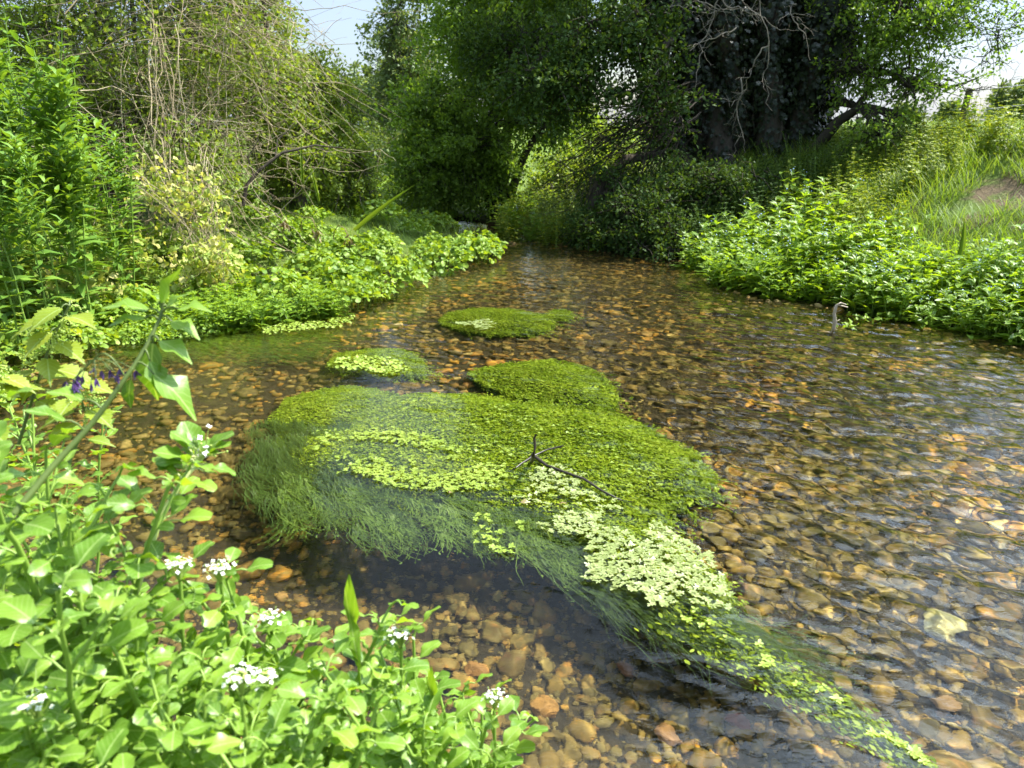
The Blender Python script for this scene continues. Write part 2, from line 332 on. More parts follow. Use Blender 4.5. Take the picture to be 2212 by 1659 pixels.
def axis(fine0, fine1, step, lim):
    a = np.arange(fine0, fine1 + 1e-6, step); s = step; lo = [fine0]; hi = [fine1]
    while hi[-1] < lim: s *= 1.18; hi.append(hi[-1] + s); 
    s = step
    while lo[-1] > -lim: s *= 1.18; lo.append(lo[-1] - s)
    return np.concatenate([np.array(lo[1:])[::-1], a, np.array(hi[1:])])
def grid(xs, ys, Z):
    X, Y = np.meshgrid(xs, ys); n, m = X.shape; idx = np.arange(n * m).reshape(n, m)
    q = np.stack([idx[:-1, :-1], idx[:-1, 1:], idx[1:, 1:], idx[1:, :-1]], -1).reshape(-1, 4)
    return np.stack([X, Y, Z], -1).reshape(-1, 3), q
xs = axis(-6, 10, .06, 900); ys = axis(-1, 16, .06, 900); X, Y = np.meshgrid(xs, ys); Z, D_ = ground_z(X, Y)
mb = MB(); mb.add(*grid(xs, ys, Z))
# ground: dark silt under water, earth and low green cover above
mg, nt, b = newmat('ground'); geo = nt.nodes.new('ShaderNodeNewGeometry'); sep = nt.nodes.new('ShaderNodeSeparateXYZ'); nt.links.new(geo.outputs['Position'], sep.inputs[0])
n1 = noise(nt, 22, 8, dist=.6, rough=.65); silt = ramp(nt, [(.018, .014, .009), (.045, .034, .016), (.10, .07, .03)], n1.outputs[0])
n2 = noise(nt, 1.3, 8, rough=.7); turf = ramp(nt, [(.05, .04, .025), (.07, .075, .02), (.10, .15, .025), (.16, .22, .035), (.22, .27, .05)], n2.outputs[0])
zz = mth(nt, 'MULTIPLY', mth(nt, 'ADD', sep.outputs[2], -.01), 12); cl = nt.nodes.new('ShaderNodeClamp'); nt.links.new(zz, cl.inputs[0])
mixg = nt.nodes.new('ShaderNodeMix'); mixg.data_type = 'RGBA'; nt.links.new(cl.outputs[0], mixg.inputs['Factor'])
nt.links.new(silt.outputs[0], mixg.inputs['A']); nt.links.new(turf.outputs[0], mixg.inputs['B'])
# bare trodden earth on the right bank
SOIL = P(2190, 372, 7.4)
vs = nt.nodes.new('ShaderNodeVectorMath'); vs.operation = 'DISTANCE'; vs.inputs[1].default_value = tuple(SOIL); nt.links.new(geo.outputs['Position'], vs.inputs[0])
n3 = noise(nt, 2.5, 6); sf = mth(nt, 'ADD', mth(nt, 'MULTIPLY', vs.outputs['Value'], -1.0), mth(nt, 'ADD', mth(nt, 'MULTIPLY', n3.outputs[0], 3.4), -1.1)); cl2 = nt.nodes.new('ShaderNodeClamp'); nt.links.new(mth(nt, 'MULTIPLY', sf, 3), cl2.inputs[0])
n4 = noise(nt, 30, 6); soil = ramp(nt, [(.05, .038, .02), (.12, .09, .05), (.20, .155, .09)], n4.outputs[0])
mix2 = nt.nodes.new('ShaderNodeMix'); mix2.data_type = 'RGBA'; nt.links.new(cl2.outputs[0], mix2.inputs['Factor']); nt.links.new(mixg.outputs['Result'], mix2.inputs['A']); nt.links.new(soil.outputs[0], mix2.inputs['B'])
nt.links.new(mix2.outputs['Result'], b.inputs['Base Color']); b.inputs['Roughness'].default_value = .9; b.inputs['Specular IOR Level'].default_value = .15
bp = nt.nodes.new('ShaderNodeBump'); bp.inputs['Distance'].default_value = .03; bp.inputs['Strength'].default_value = .7; nt.links.new(n1.outputs[0], bp.inputs['Height']); nt.links.new(bp.outputs[0], b.inputs['Normal'])
ground = mb.obj('ground', mg, wet=True); tag(ground, None, None, kind='structure')

# ---------------------------------------------------------------- water: a rippled sheet of real refracting water
NX, NY = 1500, 1650; wx = np.linspace(-4.2, 9.0, NX)
wy = np.linspace(0, 1, NY) ** 1.35 * 15.0 - .9; WX, WY = np.meshgrid(wx, wy)
def ripples():
    n = 2048; L = 8.0; r = np.random.default_rng(11); k = np.fft.fftfreq(n, L / n)
    KX, KY = np.meshgrid(k, k); K = np.hypot(KX, KY) + 1e-9
    fx, fy = .78, -.62                                              # flow direction
    along = np.abs(KX * fx + KY * fy); across = np.abs(-KX * fy + KY * fx)
    amp = K ** -1.3 * np.exp(-(1.5 / K) ** 4) * np.exp(-(K / 21.0) ** 2) * (.35 + np.exp(-(along / (across + 1.2)) ** 2 * 1.5))
    f = np.fft.ifft2(np.fft.fft2(r.normal(size=(n, n))) * amp).real; f /= f.std()
    return f, L, n
RF, RL, RN = ripples()
def samp(F, X, Y):
    u = (X / RL * RN) % RN; v = (Y / RL * RN) % RN; i = u.astype(int); j = v.astype(int); a = u - i; c = v - j; i2 = (i + 1) % RN; j2 = (j + 1) % RN
    return F[j, i] * (1 - a) * (1 - c) + F[j, i2] * a * (1 - c) + F[j2, i] * (1 - a) * c + F[j2, i2] * a * c
calm = .45 + .75 * sm(.5 + .5 * fbm(WX, WY, .9, 21) + .25 * (WX - .4)) 
calm = calm * (.55 + .45 * sm((WX + .9 + (WY - 2) * .1) / 1.6)) * (1 - .45 * sm((WY - 6.8) / 2.5))
calm = calm * (1 + .55 * sm((WX - .6) / 1.5)); calm = calm * (.55 + .45 * sm((WY + .35 * WX - 1.9) / 1.1)); WZ = .0022 * calm * samp(RF, WX + .25 * np.sin(WY * .9), WY)
mb = MB(); mb.add(*grid(wx, wy, WZ))
mw = bpy.data.materials.new('water'); mw.use_nodes = True; nt = mw.node_tree; nt.nodes.clear(); out = nt.nodes.new('ShaderNodeOutputMaterial')
gl = nt.nodes.new('ShaderNodeBsdfGlass'); gl.inputs['IOR'].default_value = 1.33; gl.inputs['Roughness'].default_value = 0; gl.inputs['Color'].default_value = (.97, .97, .88, 1); nt.links.new(gl.outputs[0], out.inputs[0])
n_ = noise(nt, 1.0, 3, scl=(26, 48, 1)); n_.inputs['Distortion'].default_value = .8; bw = nt.nodes.new('ShaderNodeBump'); bw.inputs['Strength'].default_value = .22; bw.inputs['Distance'].default_value = .004
nt.links.new(n_.outputs[0], bw.inputs['Height']); nt.links.new(bw.outputs[0], gl.inputs['Normal'])
water = mb.obj('water', mw); tag(water, None, None, kind='structure'); water.cycles.is_caustics_caster = True

# ---------------------------------------------------------------- gravel on the bed
def stone_tmpl(base, seed, n=3):
    v, f = base; r = np.random.default_rng(seed); v = v.copy()
    for _ in range(7):                                              # knapped flats
        d = unit(r.normal(size=3)); c = r.uniform(.55, .85); h = v @ d; v -= np.maximum(h - c, 0)[:, None] * d
    for _ in range(4):
        d = r.normal(size=3) * 2.2; v *= (1 + .07 * np.sin(v @ d + r.uniform(0, 6)))[:, None]
    return v * np.array([1, r.uniform(.6, .9), r.uniform(.45, .7)]), f
ST2 = [stone_tmpl(ICO2, s) for s in range(10)]; ST1 = [stone_tmpl(ICO1, 50 + s) for s in range(8)]
def place_stones(mb, X, Y, S, T, lift=.25):
    z = bed_z(X, Y, sdist(X, Y)); n = len(X); k = rng.integers(0, len(T), n)
    up = unit(np.stack([rng.normal(size=n) * .35, rng.normal(size=n) * .35, np.ones(n)], -1)); a = rng.uniform(0, 6.28, n)
    d = np.stack([np.cos(a), np.sin(a), rng.normal(size=n) * .2], -1)
    for t in range(len(T)):
        s = k == t; mb.inst(T[t], np.stack([X, Y, z + S * lift], -1)[s], d[s], up[s], S[s])
ms, nt, b = newmat('river_stone'); g = nt.nodes.new('ShaderNodeNewGeometry')
r1 = nt.nodes.new('ShaderNodeValToRGB'); e = r1.color_ramp.elements; cols = [(0, (.035, .028, .014)), (.2, (.11, .07, .024)), (.36, (.25, .135, .032)), (.54, (.50, .23, .034)), (.7, (.70, .35, .045)), (.8, (.24, .11, .045)), (.92, (.54, .34, .08)), (1, (.60, .46, .18))]
while len(e) < len(cols): e.new(.5)
for i, (p_, c_) in enumerate(cols): e[i].position = p_; e[i].color = (*c_, 1)
nt.links.new(g.outputs['Random Per Island'], r1.inputs[0])
n1 = noise(nt, 26, 6, dist=.4); n0 = noise(nt, 1.1, 4)
af = mth(nt, 'ADD', mth(nt, 'MULTIPLY', n1.outputs[0], 1.3), mth(nt, 'MULTIPLY', n0.outputs[0], 1.7)); cl3 = nt.nodes.new('ShaderNodeClamp'); nt.links.new(mth(nt, 'MULTIPLY', mth(nt, 'SUBTRACT', af, 1.12), 3.0), cl3.inputs[0])
alg = ramp(nt, [(.05, .038, .010), (.25, .19, .05)], n1.outputs[0])
mxs = nt.nodes.new('ShaderNodeMix'); mxs.data_type = 'RGBA'; nt.links.new(mth(nt, 'MULTIPLY', cl3.outputs[0], .85), mxs.inputs['Factor']); nt.links.new(r1.outputs[0], mxs.inputs['A']); nt.links.new(alg.outputs[0], mxs.inputs['B'])
nt.links.new(mxs.outputs['Result'], b.inputs['Base Color']); b.inputs['Roughness'].default_value = .7; b.inputs['Specular IOR Level'].default_value = .2
bp = nt.nodes.new('ShaderNodeBump'); bp.inputs['Distance'].default_value = .006; bp.inputs['Strength'].default_value = .5; nt.links.new(n1.outputs[0], bp.inputs['Height']); nt.links.new(bp.outputs[0], b.inputs['Normal'])
mb = MB()
def scatter(n, x0, x1, y0, y1, dmax=-.05):
    X = rng.uniform(x0, x1, n); Y = rng.uniform(y0, y1, n); d = sdist(X, Y); k = d < dmax
    k &= np.abs(X) < Y * .75 + 1.2
    h = np.exp(-(((X - HOLE[0]) / .6) ** 2 + ((Y - HOLE[1]) / .38) ** 2)); k &= rng.random(n) > h * .75
    return X[k], Y[k]
X1, Y1 = scatter(12500, -2.5, 3.4, .6, 3.6); place_stones(mb, X1, Y1, np.exp(rng.normal(-3.92, .48, len(X1))), ST2)
X1, Y1 = scatter(34000, -4, 8, 3.2, 10.5); place_stones(mb, X1, Y1, np.exp(rng.normal(-3.75, .42, len(X1))), ST1)
X1, Y1 = scatter(16000, -2.5, 3.6, .6, 4); place_stones(mb, X1, Y1, rng.uniform(.006, .012, len(X1)), ST1, .1)
gravel = mb.obj('gravel', ms, wet=True); tag(gravel, 'orange and brown flint gravel covering the stream bed under clear water', 'gravel', kind='stuff')
#SETTING_END
# ---------------------------------------------------------------- trees and thickets
TINY = blade([.06, .33, .03], .25, .15, 1)
LOBED = (np.array([(0, 0, 0), (-.34, .32, .06), (-.16, .42, .02), (-.38, .66, .05), (-.10, .72, 0), (0, 1, -.08), (.10, .72, 0), (.38, .66, .05), (.16, .42, .02), (.34, .32, .06)]),
         np.array([(0, 8, 2, 1), (2, 8, 7, 3), (4, 6, 5, 3), (3, 7, 6, 4), (0, 9, 8, 2)]))
GAPS = [((1.3, 14.2, .6), 1.0), ((.25, 11.3, .3), 1.0), ((.85, 10.9, .3), .75), ((.6, 12.2, .3), 1.0)]                # gaps in the canopy that let the sun reach the far bank
def ingap(p):
    S = np.array(SUN); bad = np.zeros(len(p), bool)
    for c, r in GAPS:
        v = p - np.array(c); t = v @ S; bad |= (t > .9) & (np.linalg.norm(v - t[:, None] * S, axis=1) < r)
    return bad
def crown(ml, mt, lobes, size, per=34, tmpl=TINY, tl=.42, droop=-.15, twigr=.004, twig_share=.5, spread=.05, m=0, flat=.4):
    for c, r, n in lobes:
        c = np.array(c); r = np.array(r); o = rdir(n); rad = rng.random(n) ** (1 / 2.0)
        # lumpy lobe: push in and out by direction
        lump = .86 + .22 * np.sin(3.1 * o[:, 0] + c[0] * 5) * np.sin(3.7 * o[:, 1] + c[1] * 3) + .12 * np.sin(5.3 * o[:, 2] + c[2] * 7)
        p = c + o * (rad * lump)[:, None] * r
        d = unit(o * .8 + rng.normal(size=(n, 3)) * .6 + np.array([0, 0, droop])); L = tl * rng.uniform(.5, 1.3, n)
        gp = ingap(p + d * .2); k = rng.poisson(per * rng.choice([.15, .7, 1.2, 2.0], n), n) * ~gp; idx = np.repeat(np.arange(n), k); t = rng.random(len(idx))
        sag = -.25 * L[idx] * t ** 2
        lp = p[idx] + d[idx] * (L[idx] * t)[:, None] + rng.normal(size=(len(idx), 3)) * spread; lp[:, 2] += sag
        ld = unit(d[idx] * .6 + rng.normal(size=(len(idx), 3)) * .7)
        ml.inst(tmpl, lp, ld, rdir(len(idx), flat), size * rng.uniform(.6, 1.3, len(idx)), m)
        for i in np.nonzero((rng.random(n) < twig_share) & ~gp)[0]:
            q = np.array([p[i] - d[i] * L[i] * .4, p[i], p[i] + d[i] * L[i] * .5, p[i] + d[i] * L[i] + np.array([0, 0, -.25 * L[i]])]) + rng.normal(size=(4, 3)) * .015
            mt.tube(q, [twigr * 1.8, twigr * 1.4, twigr, twigr * .5], 3)
def limbs(mt, start, lobes, r0, subs=6, wob=.06):
    for c, r, n in lobes:
        main = curve(start, c, sag=.15, k=9, wob=wob); mt.tube(main, np.linspace(r0, r0 * .35, 9), 7)
        for _ in range(subs):
            t = rng.uniform(.35, 1); a = on_curve(main, [t])[0][0]; e = np.array(c) + unit(rng.normal(size=3)) * np.array(r) * rng.uniform(.5, .95)
            s = curve(a, e, sag=.08, k=7, wob=.09); mt.tube(s, np.linspace(r0 * .32, r0 * .08, 7), 5)
            for _ in range(3):
                a2 = on_curve(s, [rng.uniform(.3, .95)])[0][0]; e2 = a2 + rdir(1)[0] * rng.uniform(.3, .6)
                mt.tube(curve(a2, e2, k=5, wob=.1), np.linspace(r0 * .12, r0 * .03, 5), 4)
def deadtwigs(mt, start, end, n=14, L=.5, r=.012):
    main = curve(start, end, k=14, wob=.09); mt.tube(main, np.linspace(r, r * .3, 14), 6)
    for _ in range(n):
        p, tg = on_curve(main, [rng.uniform(.15, .97)]); d = unit(tg[0] + rng.normal(size=3) * .8); s = curve(p[0], p[0] + d * L * rng.uniform(.3, 1), k=7, wob=.12)
        mt.tube(s, np.linspace(r * .5, r * .15, 7), 4)
        for _ in range(2):
            p2 = s[rng.integers(2, 6)]; mt.tube(curve(p2, p2 + rdir(1)[0] * L * .3, k=4, wob=.12), np.linspace(r * .25, r * .1, 4), 3)

def tree(name, label, cat, base, stems, lobes, leafm, size, per=34, r0=.07, bark='bark', tmpl=TINY, group=None, **kw):
    t = thing(name, label, cat, tuple(base), 0, group); off = -np.array(base)
    mt = MB(); mtr = MB(); ml = MB()
    for top, r in stems:
        mtr.tube(curve(np.array(base) + rng.normal(size=3) * [.08, .08, 0] - [0, 0, .15], top, k=10, wob=.05), np.linspace(r, r * .55, 10), 9)
    for i, lb in enumerate(lobes):
        limbs(mt, stems[i % len(stems)][0], [lb], r0)
    crown(ml, mt, lobes, size, per, tmpl, **kw)
    for mb_ in (mt, mtr, ml): mb_.v = [v + off for v in mb_.v]
    mtr.obj('trunk', M[bark], t); mt.obj('branches', M[bark], t); ml.obj('crown', M[leafm], t)
    return t

# big ivy-covered tree on the right bank
B = np.array([3.42, 11.0, gz(3.42, 11.0)])
bt = thing('ivy_clad_tree', 'huge dark many-stemmed tree smothered in ivy on the right bank', 'tree', tuple(B)); off = -B
mtr, mi, mbr, ml, md = MB(), MB(), MB(), MB(), MB()
tops = [(1395, -60, 11.2), (1450, -150, 10.8), (1500, -100, 11.5), (1560, -200, 10.7), (1620, -120, 11.3), (1680, -180, 10.8), (1740, -60, 11.2), (1800, -30, 10.7), (1850, -120, 11.4)]
feet = np.linspace(1490, 1745, 9); stems = []
for i, tp in enumerate(tops):
    f = P(feet[i], 345, 11.15 + .25 * math.sin(i * 2.3)); f[2] = B[2] - .2; c = curve(f, P(*tp), sag=0, k=14, wob=.035); stems.append(c)
    mtr.tube(c, np.linspace(.20, .10, 14) * rng.uniform(.8, 1.25), 10)
    n = 3800; t = rng.random(n) ** .8; p, tg = on_curve(c, t); ml_r = (.18 + .26 * np.sin(p[:, 2] * 3 + i) ** 2 + .16 * rng.random(n)) * (.45 + 1.05 * t)
    o = unit(rng.normal(size=(n, 3)) * [1, 1, .5]); pp = p + o * (ml_r * rng.uniform(.5, 1.15, n))[:, None]
    dn = unit(o * .5 + rng.normal(size=(n, 3)) * .3 + [0, 0, -.8]); mi.inst(OVATE if i < 0 else LOBED, pp, dn, o, .085 * rng.uniform(.6, 1.3, n))
for _ in range(46):                                                  # ivy vines climbing the stems
    c = stems[rng.integers(0, 9)]; ph = rng.uniform(0, 6.28); t = np.linspace(.02, rng.uniform(.4, 1), 16); p, _t = on_curve(c, t)
    w = np.stack([np.cos(ph + t * 4), np.sin(ph + t * 4) * .8, 0 * t], -1) * (.2 + .05 * np.sin(t * 20 + ph))[:, None]
    mtr.tube(p + w, rng.uniform(.008, .028), 5)
lobes = [(P(1620, -300, 12.2), (2.7, 1.7, 1.4), 1000), (P(1330, -150, 10.6), (1.4, 1.1, 1.0), 560), (P(1560, 10, 12.1), (1.5, .5, .7), 420), (P(1330, 90, 10.1), (1.05, .7, .48), 360),
         (P(1190, 185, 9.9), (.72, .6, .33), 170), (P(1400, 215, 10.0), (.5, .5, .28), 70), (P(1960, 20, 10.0), (.95, 1.1, .75), 400), (P(1850, 150, 10.2), (.45, .6, .35), 70), (P(1980, 190, 9.8), (.5, .7, .25), 50),
         (P(2100, -190, 10.2), (1.3, 1.2, .8), 330), (P(1880, -120, 10.6), (.9, .9, .6), 250), ((5.0, 14.0, 8.0), (3.3, 1.8, 1.9), 900), ((4.0, 14.2, 10.2), (2.3, 1.4, 1.2), 350), (P(1110, 110, 11.6), (.85, .7, .38), 150), (P(1900, 290, 9.7), (.5, .5, .2), 45)]
for i, lb in enumerate(lobes): limbs(mbr, stems[[4, 0, 3, 0, 0, 1, 8, 8, 8, 8, 6, 4, 2, 0, 8][i]][[13, 12, 10, 10, 9, 8, 9, 8, 6, 12, 12, 13, 13, 10, 4][i]], [lb], .075, 8)
crown(ml, mbr, lobes[:6] + lobes[13:14], .058, 34, TINY, tl=.45, m=0, twigr=.005)
crown(ml, mbr, lobes[6:11] + lobes[14:], .050, 26, TINY, tl=.42, m=1, twigr=.004, twig_share=.8)
crown(ml, mbr, lobes[11:13], .075, 40, TINY, tl=.5, m=0)
# low arching limb to the right and fine branches sweeping down to the left
mbr.tube(np.array([P(1715, 345, 10.9), P(1765, 318, 10.6), P(1810, 262, 10.4), P(1862, 230, 10.2), P(1930, 243, 10.0), P(1990, 285, 9.8)]), [.10, .085, .07, .055, .04, .02], 9)
mbr.tube(np.array([P(1845, 238, 10.3), P(1880, 190, 10.3), P(1950, 165, 10.2), P(2050, 190, 10), P(2110, 170, 10)]), [.045, .04, .03, .02, .01], 6)
for _ in range(60):
    a = P(rng.uniform(1440, 1520), rng.uniform(170, 300), rng.uniform(10.3, 11)); e = P(rng.uniform(1130, 1440), rng.uniform(250, 470), rng.uniform(9.6, 11)); c = curve(a, e, sag=.12, k=9, wob=.06)
    mbr.tube(c, np.linspace(.014, .003, 9), 4)
    for _ in range(5): q = c[rng.integers(3, 9)]; mbr.tube(curve(q, q + unit(np.array([-.8, 0, -.3]) + rng.normal(size=3) * .6) * .4, k=5, wob=.1), np.linspace(.005, .002, 5), 3)
    n = 26; p, tg = on_curve(c, rng.uniform(.35, 1, n)); ml.inst(TINY, p + rng.normal(size=(n, 3)) * .07, rdir(n), rdir(n, .4), .05)
for _ in range(16):
    a = P(rng.uniform(2040, 2130), rng.uniform(-20, 200), 9.9); deadtwigs(mbr, a, a + np.array([rng.uniform(.2, .75), rng.uniform(-.3, .3), rng.uniform(-.25, .35)]), 6, .25, .007)
crown(ml, mbr, [(P(2130, 60, 9.9), (.5, .5, .4), 45)], .045, 14, TINY, tl=.3, m=1, twig_share=1)
for s_, e_ in [((1395, 20, 9.9), (1560, 10, 9.7)), ((1545, -20, 9.8), (1500, 200, 9.7)), ((1640, -30, 9.8), (1668, 240, 9.9)), ((1590, 60, 9.8), (1490, 110, 9.6)), ((1660, 100, 9.7), (1580, 230, 9.8)), ((1720, 10, 9.9), (1750, 130, 9.8)),
               ((1450, 100, 9.8), (1370, 260, 9.7)), ((1600, 170, 9.9), (1610, 330, 10)), ((1560, 0, 9.9), (1680, 60, 9.7)), ((1420, -20, 9.9), (1640, 30, 9.6))]:
    deadtwigs(md, P(*s_), P(*e_), 6, .4, .010)
for mb_ in (mtr, mi, mbr, ml, md): mb_.v = [v + off for v in mb_.v]
mtr.obj('trunk', M['bark_dark'], bt); mi.obj('ivy', M['ivy'], bt); mbr.obj('branches', M['bark_dark'], bt); o = ml.obj('crown', [M['haw_shaded'], M['haw']], bt); md.obj('dead_twigs', M['twig'], bt)  # crown leaves coloured darker on shaded boughs, lighter on the sunlit right

# hawthorn over the stream in the middle
hb = P(1085, 470, 13.0); hb[2] = gz(hb[0], hb[1])
tree('hawthorn_tree', 'bushy hawthorn leaning over the far bend of the stream, sunlit crown and dark skirts', 'tree', hb,
     [(P(1060, 250, 13), .13), (P(1110, 200, 13.2), .12), (P(1000, 220, 13), .10), (P(1180, 260, 12.8), .09)],
     [(P(1045, 50, 13.4), (1.15, 1.3, 1.1), 520), (P(1130, 100, 13), (1.3, 1.2, 1.1), 520), (P(940, 265, 12.8), (.68, .9, .75), 300), (P(1000, 320, 12.5), (1.0, .8, .5), 400), (P(1190, 215, 12.9), (.9, .8, .5), 260),
      (P(1110, -260, 13.6), (1.6, 1.4, 1.3), 560), (P(940, 370, 12.4), (.75, .7, .35), 190), (P(1220, -60, 13.2), (1.4, 1.2, 1.0), 380), (P(1040, 395, 12.6), (.45, .5, .25), 80)],
     'haw', .062, 36, r0=.06, bark='bark_dark', tl=.5)
sb2 = P(1270, 440, 15.2); sb2[2] = gz(sb2[0], sb2[1])
tree('sunlit_bush', 'bright yellow-green bush seen through the dark twigs left of the ivy tree', 'bush', sb2, [(P(1260, 400, 15.2), .03), (P(1320, 400, 15.2), .03)],
     [(P(1230, 385, 15), (.8, .6, .42), 190), (P(1330, 370, 15.3), (.7, .6, .5), 170), (P(1290, 300, 15.6), (.75, .6, .35), 130), (P(1180, 420, 14.6), (.4, .5, .25), 70)], 'haw_lit', .07, 30, r0=.02, tl=.4, twig_share=.5)
# slender alder behind it
ab = P(868, 380, 19); ab[2] = gz(ab[0], ab[1])
tree('alder_tree', 'slender grey-green alder seen against the sky behind the hawthorn', 'tree', ab, [(P(858, 20, 19), .11)],
     [(P(860, 60, 19), (.75, .8, .55), 120), (P(845, 150, 19), (.55, .8, .35), 70), (P(900, 120, 19), (.7, .8, .7), 120), (P(850, 230, 19), (.75, .8, .5), 120), (P(905, -60, 19.2), (1.1, 1, .9), 200), (P(860, 330, 18.5), (.8, .8, .6), 160)],
     'alder', .085, 22, r0=.035, tl=.6, twig_share=.8)
# hawthorn thicket on the left bank
lb = P(640, 480, 10.0); lb[2] = gz(lb[0], lb[1])
tree('hawthorn_thicket', 'rounded sunlit hawthorn thicket on the left bank with sky beside its crown', 'tree', lb, [(P(620, 260, 10), .09), (P(700, 220, 10.2), .08), (P(540, 250, 9.8), .08)],
     [(P(660, 205, 10.3), (.58, .8, .55), 300), (P(725, 310, 10.2), (.38, .6, .6), 170), (P(520, 60, 10), (.75, .9, .75), 300), (P(640, 330, 9.8), (.75, .7, .5), 260), (P(520, 190, 9.6), (.8, .8, .7), 200), (P(440, -180, 10), (.95, 1, .8), 280), ((-3.4, 10.2, 4.6), (1.5, 1.0, 1.1), 330), (P(760, 400, 10.3), (.42, .5, .28), 110)],
     'haw_lit', .045, 42, r0=.04, tl=.36, twig_share=.8)
lb2 = P(250, 480, 8.6); lb2[2] = gz(lb2[0], lb2[1])
tree('blackthorn_thicket', 'tall half-bare thicket of brown twigs and dull leaves behind the willowherb', 'tree', lb2, [(P(200, 230, 8.8), .08), (P(300, 200, 9), .07), (P(100, 200, 8.8), .07)],
     [(P(120, 60, 8.8), (1.0, .8, .9), 330), (P(330, 30, 9), (.95, .8, .8), 290), (P(250, 260, 8.6), (.9, .6, .7), 240), (P(60, 300, 8.6), (.9, .7, .9), 240), (P(300, -260, 9), (1.5, 1, .9), 330), (P(420, 330, 8.8), (.6, .5, .6), 130), (P(-250, 100, 8.8), (1.4, 1, 1.6), 300)],
     'haw_lit', .043, 26, r0=.035, tl=.38, twig_share=1.0)
# bramble and dry stems hanging in front of it
def tangle(name, label, base, stems, leaves, mat_leaf, tm=LOBED, ls=.05):
    t = thing(name, label, 'bramble', tuple(base)); off = -np.array(base); mt, ml = MB(), MB()
    for (a, e, n, sag, r, sp) in stems:
        for _ in range(n):
            A = P(*a) + rng.normal(size=3) * sp; E = P(*e) + rng.normal(size=3) * sp; c = curve(A, E, sag=sag * rng.uniform(.3, 1.4), k=11, wob=.05); mt.tube(c, np.linspace(r, r * .4, 11) * rng.uniform(.6, 1.2), 4)
            for _ in range(3): q = c[rng.integers(2, 10)]; mt.tube(curve(q, q + rdir(1)[0] * rng.uniform(.15, .4), k=5, wob=.1), np.linspace(r * .5, r * .2, 5), 3)
    for (c, r, n) in leaves:
        p = P(*c) + unit(rng.normal(size=(n, 3))) * np.array(r) * (rng.random(n) ** .5)[:, None]; ml.inst(tm, p, rdir(n, -.3), rdir(n, .6) + [0, -.4, 0], ls * rng.uniform(.5, 1.3, n))
    for mb_ in (mt, ml): mb_.v = [v + off for v in mb_.v]
    mt.obj('stems', M['tangle'], t); ml.obj('leaves', mat_leaf, t); return t
def box(n, x0, x1, y0, y1, d0, d1, r):
    return [((x := rng.uniform(x0, x1), y := rng.uniform(y0, y1), rng.uniform(d0, d1)), (x + rng.normal() * 150, y + rng.normal() * 90 + 30, rng.uniform(d0, d1)), 1, rng.normal() * .12, r * rng.uniform(.6, 1.4), .05) for _ in range(n)]
base = P(380, 600, 7.4); base[2] = gz(base[0], base[1])
tangle('bramble_tangle', 'tangle of bare brown bramble stems arching over the left bank', base,
       box(330, 120, 640, -40, 330, 7.9, 9.0, .0045) + box(90, 230, 560, 250, 520, 7.5, 8.2, .0035) + [((180, 120, 8.2), (640, 110, 8.8), 16, .35, .006, .35), ((420, 0, 8.3), (400, 420, 7.8), 12, 0, .005, .3), ((250, 60, 8.2), (700, 180, 9), 12, .5, .005, .4), ((100, 200, 8), (500, 330, 8.2), 12, .15, .005, .4),
        ((330, 500, 7.6), (390, 220, 8), 16, 0, .004, .24), ((500, 60, 8.6), (790, 260, 9.2), 9, .25, .004, .25), ((352, 40, 7.9), (362, 420, 7.6), 9, 0, .006, .09), ((400, 380, 7.5), (430, 560, 7.2), 12, 0, .0035, .16)],
       [((300, 130, 8.2), (1.1, .6, .75), 1500), ((520, 140, 8.5), (.8, .5, .7), 1300), ((420, 350, 7.8), (.6, .3, .5), 800)], M['haw_lit'], LOBED, .055)
base = P(440, 620, 7.0); base[2] = gz(base[0], base[1])
tangle('yellowing_bramble', 'curtain of yellow and pale green bramble leaves hanging to the water', base,
       [((330, 330, 7.3), (470, 600, 6.9), 10, .1, .004, .15), ((440, 330, 7.4), (460, 620, 6.9), 10, .05, .004, .1)],
       [((430, 450, 7.1), (.34, .2, .42), 300), ((470, 570, 6.9), (.25, .2, .28), 230), ((350, 400, 7.3), (.45, .2, .35), 230), ((420, 570, 6.9), (.3, .2, .25), 200), ((280, 540, 6.8), (.4, .2, .3), 200), ((250, 640, 6.4), (.3, .2, .12), 130)], M['yellow'], ROUND, .055)
base = P(40, 640, 6.2); base[2] = gz(base[0], base[1])
tangle('yellow_bindweed', 'patch of yellow heart-shaped leaves low behind the willowherb', base, [((0, 380, 6.5), (120, 600, 6.2), 10, .1, .004, .15)],
       [((60, 430, 6.6), (.3, .2, .35), 170), ((170, 600, 6.2), (.3, .2, .2), 120), ((30, 330, 6.6), (.25, .2, .3), 90)], M['yellow'], ROUND, .075)
# dark overgrown bush under the big tree, trailing into the water
sb = np.array([1.55, 9.9, gz(1.55, 9.9)])
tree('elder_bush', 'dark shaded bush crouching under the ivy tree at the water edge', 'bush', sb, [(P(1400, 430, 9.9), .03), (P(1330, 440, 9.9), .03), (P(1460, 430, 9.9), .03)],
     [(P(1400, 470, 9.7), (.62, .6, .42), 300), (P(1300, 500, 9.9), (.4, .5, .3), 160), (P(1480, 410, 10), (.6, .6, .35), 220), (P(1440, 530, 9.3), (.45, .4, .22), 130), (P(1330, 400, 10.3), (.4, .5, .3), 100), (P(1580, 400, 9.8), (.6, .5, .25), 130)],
     'haw_shaded', .045, 30, r0=.016, bark='bark_dark', tl=.3, twig_share=.9)  # leaf colour itself carries the shade of the ivy tree
st = thing('rotten_stump', 'leaning rotten stump with hanging roots beside the bright far bank', 'stump', tuple(P(1290, 500, 10.2))); so_ = P(1290, 500, 10.2)
